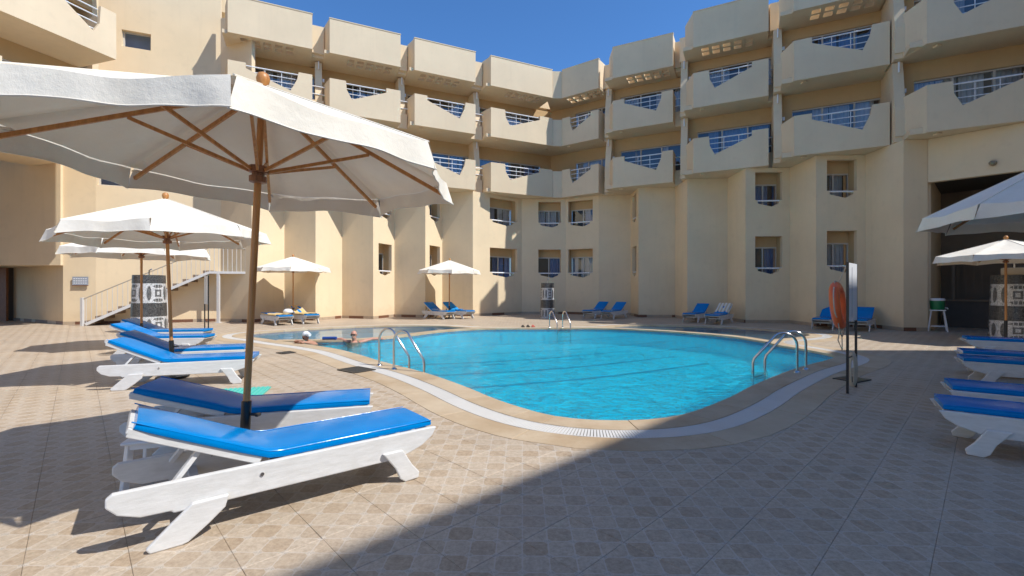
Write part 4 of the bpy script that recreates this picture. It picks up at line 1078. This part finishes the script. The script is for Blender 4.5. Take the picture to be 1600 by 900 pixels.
ringp = lambda a, r=.29, off=0: Mx @ Vector((r * math.cos(a), off, r * math.sin(a)))
m = MB(); m.tube([ringp(2 * math.pi * k / 40) for k in range(40)], .066, 14, closed=True); m.build('ring', ORANGE, lr, smooth=60)
for k in range(4):
    a0 = k * math.pi / 2 + .6; m = MB(); m.tube([ringp(a0 + q * .05) for q in range(-2, 3)], .0685, 14); m.build('band', ORANGE, lr, smooth=60)
    m = MB(); m.tube([ringp(a0 + .15 + q * .127, .372 + .04 * math.sin(math.pi * q / 10), -.01) - Vector((0, 0, .05 * math.sin(math.pi * q / 10))) for q in range(11)], .0085, 6); m.build('grab_rope', ROPE, lr, smooth=60)
m = MB(); m.tube([ringp(math.pi / 2, .30), ringp(math.pi / 2, .36) + sn * .05, sn * .10 + Vector((0, 0, .60))], .007, 6); m.build('hanging_cord', ROPE, lr)
m = MB(); m.tube([ringp(-1.9, .37), ringp(-1.9, .37) + Vector((-.03, 0, -.16)), ringp(-1.75, .4) + Vector((.02, .0, -.27)), ringp(-1.5, .37)], .008, 6); m.build('rope_end', ROPE, lr)
rc = empty('rope_coil', sc_ + Vector((.0, .02, .5))); tag(rc, 'coiled pale rope hanging under the sign board', 'rope')
for k in range(5):
    m = MB(); w_ = .022 + .009 * k; m.tube([Vector((sn.x * w_ * math.cos(a) + .01 * k, sn.y * w_ * math.cos(a) + .012 * k - .03, -.20 + (.20 + .015 * k) * math.sin(a))) for a in (2 * math.pi * q / 24 for q in range(24))], .0075, 6, closed=True); m.build('loop', ROPE, rc, smooth=60)
pp = px(1331, 593.5); m = MB(); m.box((0, 0, .011), (.44, .36, .018)); o = m.build('base_plate', BLACK, bevel=.004); o.location = (pp.x, pp.y, 0); o.rotation_euler = (0, 0, R(28)); tag(o, 'flat black plate on the ground behind the sign legs', 'plate')

# mosaic shower columns
def mat_mosaic(name, a, b2, sc):
    m, nt, b = mat_new(name); tc = N(nt, 'ShaderNodeTexCoord'); v = N(nt, 'ShaderNodeTexVoronoi'); v.inputs['Scale'].default_value = sc; nt.links.new(tc.outputs['Object'], v.inputs['Vector'])
    v2 = N(nt, 'ShaderNodeTexVoronoi', feature='DISTANCE_TO_EDGE'); v2.inputs['Scale'].default_value = sc; nt.links.new(tc.outputs['Object'], v2.inputs['Vector'])
    s = N(nt, 'ShaderNodeSeparateColor'); nt.links.new(v.outputs['Color'], s.inputs[0])
    c = mixc(nt, s.outputs[0], a, b2); c = mixc(nt, math_n(nt, 'LESS_THAN', v2.outputs[0], .04), c, (.17, .16, .145)); nt.links.new(c, b.inputs['Base Color']); b.inputs['Roughness'].default_value = .35
    return m
MOS_D = mat_mosaic('dark_mosaic', (.01, .01, .012), (.07, .068, .065), 26); MOS_W = mat_mosaic('white_mosaic', (.52, .51, .49), (.70, .69, .67), 26); MOS_G = mat_mosaic('grey_mosaic', (.05, .05, .05), (.17, .165, .155), 34)
def column(loc, r0, H, rot, label, ptop='pipe'):
    root = empty('shower_column', loc, rot); tag(root, label, 'shower', 'mosaic shower columns'); n = 20
    zs = [0, .29 * H, .52 * H, .86 * H, H]; rad = lambda z: r0 * (1.0 - .12 * z / H)
    for k, mt_ in enumerate((MOS_W, MOS_D, MOS_W, MOS_D)):
        p = .008 if mt_ is MOS_D else 0; m = MB(); m.lathe([(.02, zs[k]), (rad(zs[k]) + p, zs[k] + .0005), (rad(zs[k + 1]) + p, zs[k + 1]), (.02, zs[k + 1] + .0003)], n); m.build('mosaic_band', mt_, root, smooth=30)
    def S_(a, z, e=.006): r = rad(z) + e; return (r * math.cos(a), r * math.sin(a), z)
    for (z0, z1) in ((zs[0], zs[1]), (zs[2], zs[3])):
        zc, hh = (z0 + z1) / 2, (z1 - z0) / 2
        for q in range(4):
            ac = q * math.pi / 2
            for off in (-.55, .55):
                m = MB(); pts = [S_(ac + off + .13 * math.sin(t_), zc + hh * .72 * math.cos(t_)) for t_ in (2 * math.pi * s / 20 for s in range(20))]; m.add(pts + [S_(ac + off, zc, .012)], [(i, (i + 1) % 20, 20) for i in range(20)]); m.build('leaf_motif', MOS_G, root)
            m = MB(); sqo = [(-.2, -.36), (.2, -.36), (.2, .36), (-.2, .36)]; sqi = [(-.10, -.2), (.10, -.2), (.10, .2), (-.10, .2)]
            m.add([S_(ac + x, zc + y * hh, .009) for x, y in sqo] + [S_(ac + x, zc + y * hh, .009) for x, y in sqi], [(i, (i + 1) % 4, 4 + (i + 1) % 4, 4 + i) for i in range(4)]); m.build('ring_motif', MOS_G, root)
            for sg in (-1, 1):
                for x0, x1 in ((-.15, -.02), (.02, .15)):
                    m = MB(); m.add([S_(ac + x, zc + y * hh * sg, .009) for x, y in ((x0, .55), (x1, .55), (x1, .85), (x0, .85))], [(0, 1, 2, 3)]); m.build('block_motif', MOS_G, root)
                for sx in (-1, 1):
                    m = MB(); m.add([S_(ac + sx * x, zc + y * hh * sg, .009) for x, y in ((.19, .56), (.33, .70), (.19, .84))], [(0, 1, 2)]); m.build('arrow_motif', MOS_G, root)
    if ptop == 'pipe':
        m = MB(); m.tube([(0, 0, H), (0, 0, H + .16), (.12, 0, H + .2)], .02, 8); m.build('shower_pipe', STEEL, root, smooth=50)
    else:
        m = MB(); m.box((0, 0, H + .11), (.5, .5, .21)); m.build('cap_block', PLASTER, root, bevel=.01); m = MB(); m.tube([(.0, 0, H + .2), (0, 0, H + .55)], .025, 8); m.build('shower_pipe', STEEL, root, smooth=50)
column((-12.2, 15.3, 0), .50, 1.93, R(-20), 'grey and white mosaic shower column beside the staircase')
column((1.78, 22.8, 0), .36, 1.75, R(-75), 'slim mosaic shower column at the far side by the far ladder')
column((14.85, 13.45, 0), .55, 1.88, R(-130), 'broad shaded mosaic shower column by the bar entrance', 'block')

# green water cooler on a white stand
GREEN = plain('green_plastic', (.01, .17, .06), .4, noise=.1)
cw = px(1464.5, 517.5); cr = empty('water_cooler', (cw.x, cw.y, 0), R(-40)); tag(cr, 'green drinks cooler with white lid on a tall white stand', 'cooler')
for sx in (-1, 1):
    for sy in (-1, 1):
        m = MB(); m.bar((sx * .16, sy * .16, .72), (sx * .25, sy * .25, 0), .03, .03); m.build('stand_leg', WHITE_METAL, cr)
m = MB(); m.box((0, 0, .73), (.42, .42, .03)); m.build('stand_top', WHITE_METAL, cr)
for s, z in ((1, .18), (-1, .18)):
    m = MB(); m.bar((-.24, s * .235, z), (.24, s * .235, z), .02, .02); m.build('stand_brace', WHITE_METAL, cr)
m = MB(); m.lathe([(.001, .746), (.17, .746), (.19, .8), (.2, 1.0), (.2, 1.06)], 20); m.build('body', GREEN, cr, smooth=40)
m = MB(); m.lathe([(.205, 1.061), (.21, 1.1), (.18, 1.14), (.001, 1.15)], 20); m.build('lid', SIGN, cr, smooth=40)
m = MB(); m.tube([(.19, 0, .82), (.26, 0, .81), (.27, 0, .77)], .015, 6); m.build('tap', SIGN, cr)

# bar furniture in the portal
def barthing(name, t, d, label, cat): r = empty(name, (*Q(t, d), 0), math.atan2(er.y, er.x)); tag(r, label, cat); return r
bc = barthing('bar_counter', 1.6, -3.2, 'dark bar counter with pale top inside the entrance', 'counter')
m = MB(); m.box((0, 0, .5), (2.6, .55, 1.0)); m.build('front', BARDARK, bc); m = MB(); m.box((0, 0, 1.03), (2.75, .7, .06)); m.build('counter_top', BARWALL, bc)
m = MB(); m.box((-.2, .1, 2.62), (3.0, .5, .08)); m.build('canopy_shelf', BARWALL, bc)
for x in (-1.1, .35):
    m = MB(); m.box((x, 0, 1.82), (.09, .09, 1.52)); m.build('post', BARWALL, bc)
for k in range(9):
    m = MB(); m.box((.95, .1, 1.15 + k * .16), (1.0, .18, .025)); m.build('shelf_slat', SIGN if k % 3 == 0 else BARWALL, bc)
for k in range(6):
    m = MB(); m.box((-1.0 + k * .22, .42, 1.9), (.018, .018, 1.6)); m.build('window_bar', BARWALL, bc)

# plaque on the left wall, flip flops on the far coping, rolled towel
PLQ = plain('plaque_metal', (.30, .33, .38), .35, noise=.3, scale=40)
pq = empty('wall_plaque', (-17.62, 18.60, 1.62)); tag(pq, 'small grey plaque with lettering on the far left wall', 'plaque')
fe = (G0_ - F0).normalized(); fa = math.atan2(fe.y, fe.x)
pq.rotation_euler = (0, 0, fa)
m = MB(); m.box((0, -.03, .17), (.54, .03, .34)); m.build('plate', PLQ, pq)
m = MB(); m.box((0, -.035, -.015), (.54, .04, .03)); m.build('edge_strip', SKIRT_D, pq)
for k in range(3):
    for q in range(6):
        m = MB(); m.box((-.2 + q * .08, -.047, .08 + k * .09), (.055, .003, .03)); m.build('lettering', SIGN, pq)
ff = px(825, 511.2); fr_ = empty('flip_flops', (ff.x, ff.y, .012), R(10)); tag(fr_, 'dark and red flip flops left on the far pool edge', 'shoes')
for k, mt_ in enumerate((BLACK, BLACK, plain('coral_rubber', (.62, .12, .08), .6))):
    m = MB(); m.prism([(-.05, -.12), (.05, -.12), (.055, .05), (.03, .14), (-.03, .14), (-.055, .05)], lambda p: (p[0] + k * .2 - .2, p[1], 0), lambda p: (p[0] + k * .2 - .2, p[1], .025)); s_ = m.build('sole', mt_, fr_)
    m = MB(); m.tube([(k * .2 - .245, -.0, .025), (k * .2 - .22, .04, .07), (k * .2 - .2, .08, .03), (k * .2 - .18, .04, .07), (k * .2 - .155, 0, .025)], .012, 6); m.build('strap', mt_, fr_)
rt = Vector((-5.25, 13.1, .055)); m = MB(); m.tube([(-.2, 0, 0), (-.1, .01, 0), (.1, 0, .005), (.2, -.01, 0)], .045, 12); o = m.build('rolled_towel', plain('navy_towel', (.02, .06, .25), .95, bump=.5), smooth=50); o.location = rt; tag(o, 'rolled navy towel on the dividing coping beside the man', 'towel')

# ------------------------------------------------------------------ steel staircase on the left
ST = empty('staircase', (-17.0, 17.95, 0)); tag(ST, 'white metal outdoor staircase with railings against the sunlit left wall', 'staircase')
s0 = Vector((-16.95, 17.95)); s1 = Vector((-12.85, 19.55)); sdv = (s1 - s0).normalized(); snv = Vector((-sdv.y, sdv.x))   # runs up to the right, snv points to the wall
SL = (s1 - s0).length; RISE = 2.22; RUN = SL - .15; NS = 12
RAILTOP = plain('worn_handrail', (.42, .36, .28), .5)
STAIR_W = plain('stair_paint', (.58, .56, .53), .5, noise=.08)
TREAD = plain('stair_tread', (.22, .15, .10), .6, noise=.2)
def sp(u, d, z): q = s0 + sdv * u + snv * d; return Vector((q.x - ST.location.x, q.y - ST.location.y, z))
for d in (0.0, 1.0):
    m = MB(); m.bar(sp(.1, d, .06), sp(RUN, d, RISE - .06), .05, .11); m.build('stringer', STAIR_W, ST)
for k in range(NS):
    u = .2 + (RUN - .25) * k / (NS - 1); z = .17 + (RISE - .17) * k / (NS - 1)
    m = MB(); m.bar(sp(u, .03, z - .03), sp(u, .97, z - .03), .34, .12); m.build('tread', TREAD, ST)
LA = 1.45   # landing length
m = MB(); m.prism([(RUN, -.02), (RUN + LA, -.02), (RUN + LA, 1.1), (RUN, 1.1)], lambda p: sp(p[0], p[1], RISE - .1), lambda p: sp(p[0], p[1], RISE)); m.build('landing', STAIR_W, ST)
for u, d in ((.0, 0),):
    m = MB(); m.bar(sp(u, d, 0), sp(u, d, 1.12), .09, .09, (1, 0, 0)); m.build('post', STAIR_W, ST)
for u in (SL * .62, RUN + .35):
    m = MB(); zt = min(RISE - .1, RISE * u / RUN - .08); m.bar(sp(u, .02, 0), sp(u, .02, zt), .10, .10, (1, 0, 0)); m.build('post', STAIR_W, ST)
    m = MB(); m.box(sp(u, .02, .01), (.2, .2, .02)); m.build('foot_plate', STAIR_W, ST)
for d in (0.0, 1.0):
    m = MB(); m.tube([sp(0, d, 1.05), sp(RUN, d, RISE + 1.0), sp(RUN + LA, d, RISE + 1.0)], .022, 8); m.build('handrail', RAILTOP, ST, smooth=50)
    nb = 34
    for k in range(nb):
        u = .12 + (RUN + LA - .2) * k / (nb - 1); zb_ = min(RISE, RISE * u / RUN) ; zt = min(RISE + 1.0, 1.05 + (RISE - .05) * u / RUN)
        m = MB(); m.bar(sp(u, d, zb_), sp(u, d, zt), .014 if u < RUN else .026, .014, (1, 0, 0)); m.build('baluster', STAIR_W, ST)
m = MB(); m.prism([(RUN + .4, 1.12), (RUN + 1.35, 1.12), (RUN + 1.35, 1.2), (RUN + .4, 1.2)], lambda p: sp(p[0], p[1], RISE), lambda p: sp(p[0], p[1], RISE + 2.05)); m.build('door', BARDARK, ST)

# ------------------------------------------------------------------ two bathers
SKIN_M = plain('sun_reddened_skin', (.52, .25, .17), .5, noise=.12, scale=12); SKIN_F = plain('tanned_skin', (.42, .21, .13), .5, noise=.12, scale=12)
def ell(mb, c, r, n=14):
    c = Vector(c); o = len(mb.v); rows = 9
    for i in range(rows + 1):
        th = math.pi * i / rows
        for k in range(n):
            a = 2 * math.pi * k / n; mb.v.append((c.x + r[0] * math.sin(th) * math.cos(a), c.y + r[1] * math.sin(th) * math.sin(a), c.z + r[2] * math.cos(th)))
    for i in range(rows):
        for k in range(n): mb.f.append((o + i * n + k, o + i * n + (k + 1) % n, o + (i + 1) * n + (k + 1) % n, o + (i + 1) * n + k))
def hand(mb, w, fwd, side, up):
    """palm with five separate, slightly curled fingers starting at wrist w"""
    fwd, side, up = (Vector(q).normalized() for q in (fwd, side, up)); w = Vector(w)
    mb.tube([w, w + fwd * .05, w + fwd * .09], [.026, .036, .034], 10)
    for k, (o, L) in enumerate(((-.030, .068), (-.010, .078), (.010, .073), (.029, .058))):
        b = w + fwd * .088 + side * o; mb.tube([b - fwd * .02, b + fwd * L * .5 + up * .004, b + fwd * L - up * .018], [.0095, .009, .007], 8)
    b = w + fwd * .03 - side * .03; mb.tube([b, b + fwd * .03 - side * .03, b + fwd * .065 - side * .04 - up * .008], [.012, .010, .008], 8)
def head(mb, c, f, s):
    """c centre, f facing direction; skull, jaw, nose, ears"""
    c = Vector(c); f = Vector(f).normalized(); up = Vector((0, 0, 1)); sd_ = f.cross(up).normalized()
    ell(mb, c + up * .03 - f * .01, (.082 * s, .09 * s, .10 * s)); ell(mb, c - up * .055 + f * .022, (.058 * s, .064 * s, .07 * s))
    mb.tube([c + f * .085 * s + up * .015, c + f * .108 * s - up * .022, c + f * .088 * s - up * .03], [.008, .015, .012], 8)
    for q in (-1, 1): ell(mb, c + sd_ * q * .083 * s - f * .01, (.014, .018, .03), 8)
    mb.tube([c + f * .082 * s - up * .058 - sd_ * .022, c + f * .092 * s - up * .057, c + f * .082 * s - up * .058 + sd_ * .022], .007, 6)
def squash(mb): mb.v = [(x, y, z if z > -.25 else -.25 + (z + .25) * .36) for x, y, z in mb.v]
def finish(mb, name, mat, loc, vox=.008):
    squash(mb)
    o = mb.build(name, mat, smooth=180); o.location = loc
    r = o.modifiers.new('join', 'REMESH'); r.mode = 'VOXEL'; r.voxel_size = vox; r.use_smooth_shade = True
    s_ = o.modifiers.new('soft', 'SMOOTH'); s_.iterations = 4; s_.factor = .5
    return o
def glasses(c, f, parent, s=1.0):
    c = Vector(c); f = Vector(f).normalized(); up = Vector((0, 0, 1)); sd_ = f.cross(up).normalized(); m = MB()
    for q in (-1, 1):
        m.box(c + f * .088 * s + sd_ * q * .034 + up * .022, (.012, .058, .04), math.atan2(f.y, f.x)); m.bar(c + f * .085 * s + sd_ * q * .064 + up * .03, c - f * .01 + sd_ * q * .088 * s + up * .03, .006, .008)
    m.bar(c + f * .09 * s - sd_ * .02 + up * .028, c + f * .09 * s + sd_ * .02 + up * .028, .006, .008); return m.build('sunglasses', BLACK, parent, bevel=.004)
# man: back against the dividing coping, arms spread along it, facing the viewer
mb = MB(); hc = Vector((0, -.02, .19))
mb.tube([(0, .02, -.75), (0, .0, -.50), (0, .0, -.25), (0, .02, -.08), (0, .03, .0)], [.15, .165, .185, .17, .09], 16); ell(mb, (0, .02, -.10), (.22, .12, .11))
mb.tube([(0, .03, -.02), (0, .005, .13)], [.068, .058], 12); head(mb, hc, (.05, -1, -.05), 1.0)
for sg in (-1, 1):
    mb.tube([(sg * .15, .03, -.05), (sg * .24, .07, .0), (sg * .44, .20, .055), (sg * .66, .25, .058)], [.075, .058, .047, .028], 12)
    hand(mb, (sg * .655, .25, .057), (sg, .1, -.05), (0, 1, 0), (0, 0, 1))
    mb.tube([(sg * .09, 0, -.72), (sg * .10, -.28, -.82), (sg * .10, -.62, -.95)], [.085, .07, .045], 12); ell(mb, (sg * .10, -.68, -.99), (.045, .11, .04), 10)
man = finish(mb, 'person', SKIN_M, (-4.5, 12.97, -.035)); tag(man, 'man in dark sunglasses leaning back with arms spread on the pool divider', 'person')
glasses(hc, (.05, -1, -.05), man)
m = MB(); m.tube([(0, .0, -.78), (0, 0, -.58)], [.172, .178], 16); squash(m); m.build('swim_shorts', plain('navy_shorts', (.01, .02, .08), .9), man, smooth=60)
# woman: chest deep, forearms folded on the near coping, face turned to the right
mb = MB(); hw = Vector((0, 0, .18)); fw_ = (.85, -.5, -.08)
mb.tube([(.32, .30, -.80), (.26, .24, -.50), (.20, .18, -.25), (.10, .10, -.06), (.04, .04, .01)], [.14, .13, .15, .13, .075], 16); ell(mb, (.12, .11, -.09), (.17, .15, .10))
mb.tube([(.05, .04, -.01), (.005, .0, .12)], [.055, .05], 12); head(mb, hw, fw_, .95)
mb.tube([(-.01, .18, -.04), (-.16, .06, .03), (-.24, -.10, .048), (-.08, -.22, .05)], [.055, .045, .038, .025], 12); hand(mb, (-.085, -.215, .05), (.9, -.45, 0), (.45, .9, 0), (0, 0, 1))
mb.tube([(.20, .0, -.05), (.14, -.16, .02), (.04, -.26, .05), (-.12, -.20, .085)], [.055, .045, .038, .025], 12); hand(mb, (-.115, -.203, .085), (-.85, .4, -.1), (.4, .85, 0), (0, 0, 1))
for sg in (-1, 1): mb.tube([(.32 + sg * .06, .30 - sg * .06, -.78), (.45 + sg * .07, .42 - sg * .07, -1.0), (.62 + sg * .07, .58 - sg * .07, -1.15)], [.08, .06, .04], 12)
woman = finish(mb, 'person', SKIN_F, (-5.62, 12.42, 0)); tag(woman, 'woman in a white cap and sunglasses resting her arms on the pool edge', 'person')
glasses(hw, fw_, woman, .95)
m = MB(); ell(m, hw + Vector((0, 0, .062)), (.094, .096, .082)); m.tube([hw + Vector((.06, -.04, .062)), hw + Vector((.145, -.09, .05))], [.07, .045], 10); m.build('cap', SIGN, woman, smooth=60)
m = MB(); ell(m, hw + Vector((-.045, .03, -.02)), (.066, .072, .085)); m.build('hair', plain('dark_hair', (.05, .03, .02), .7), woman, smooth=60)
m = MB(); m.tube([(.33, .31, -.82), (.26, .24, -.50), (.20, .18, -.25), (.14, .13, -.13)], [.15, .14, .16, .155], 16); squash(m); m.build('swimsuit', BLACK, woman, smooth=60)
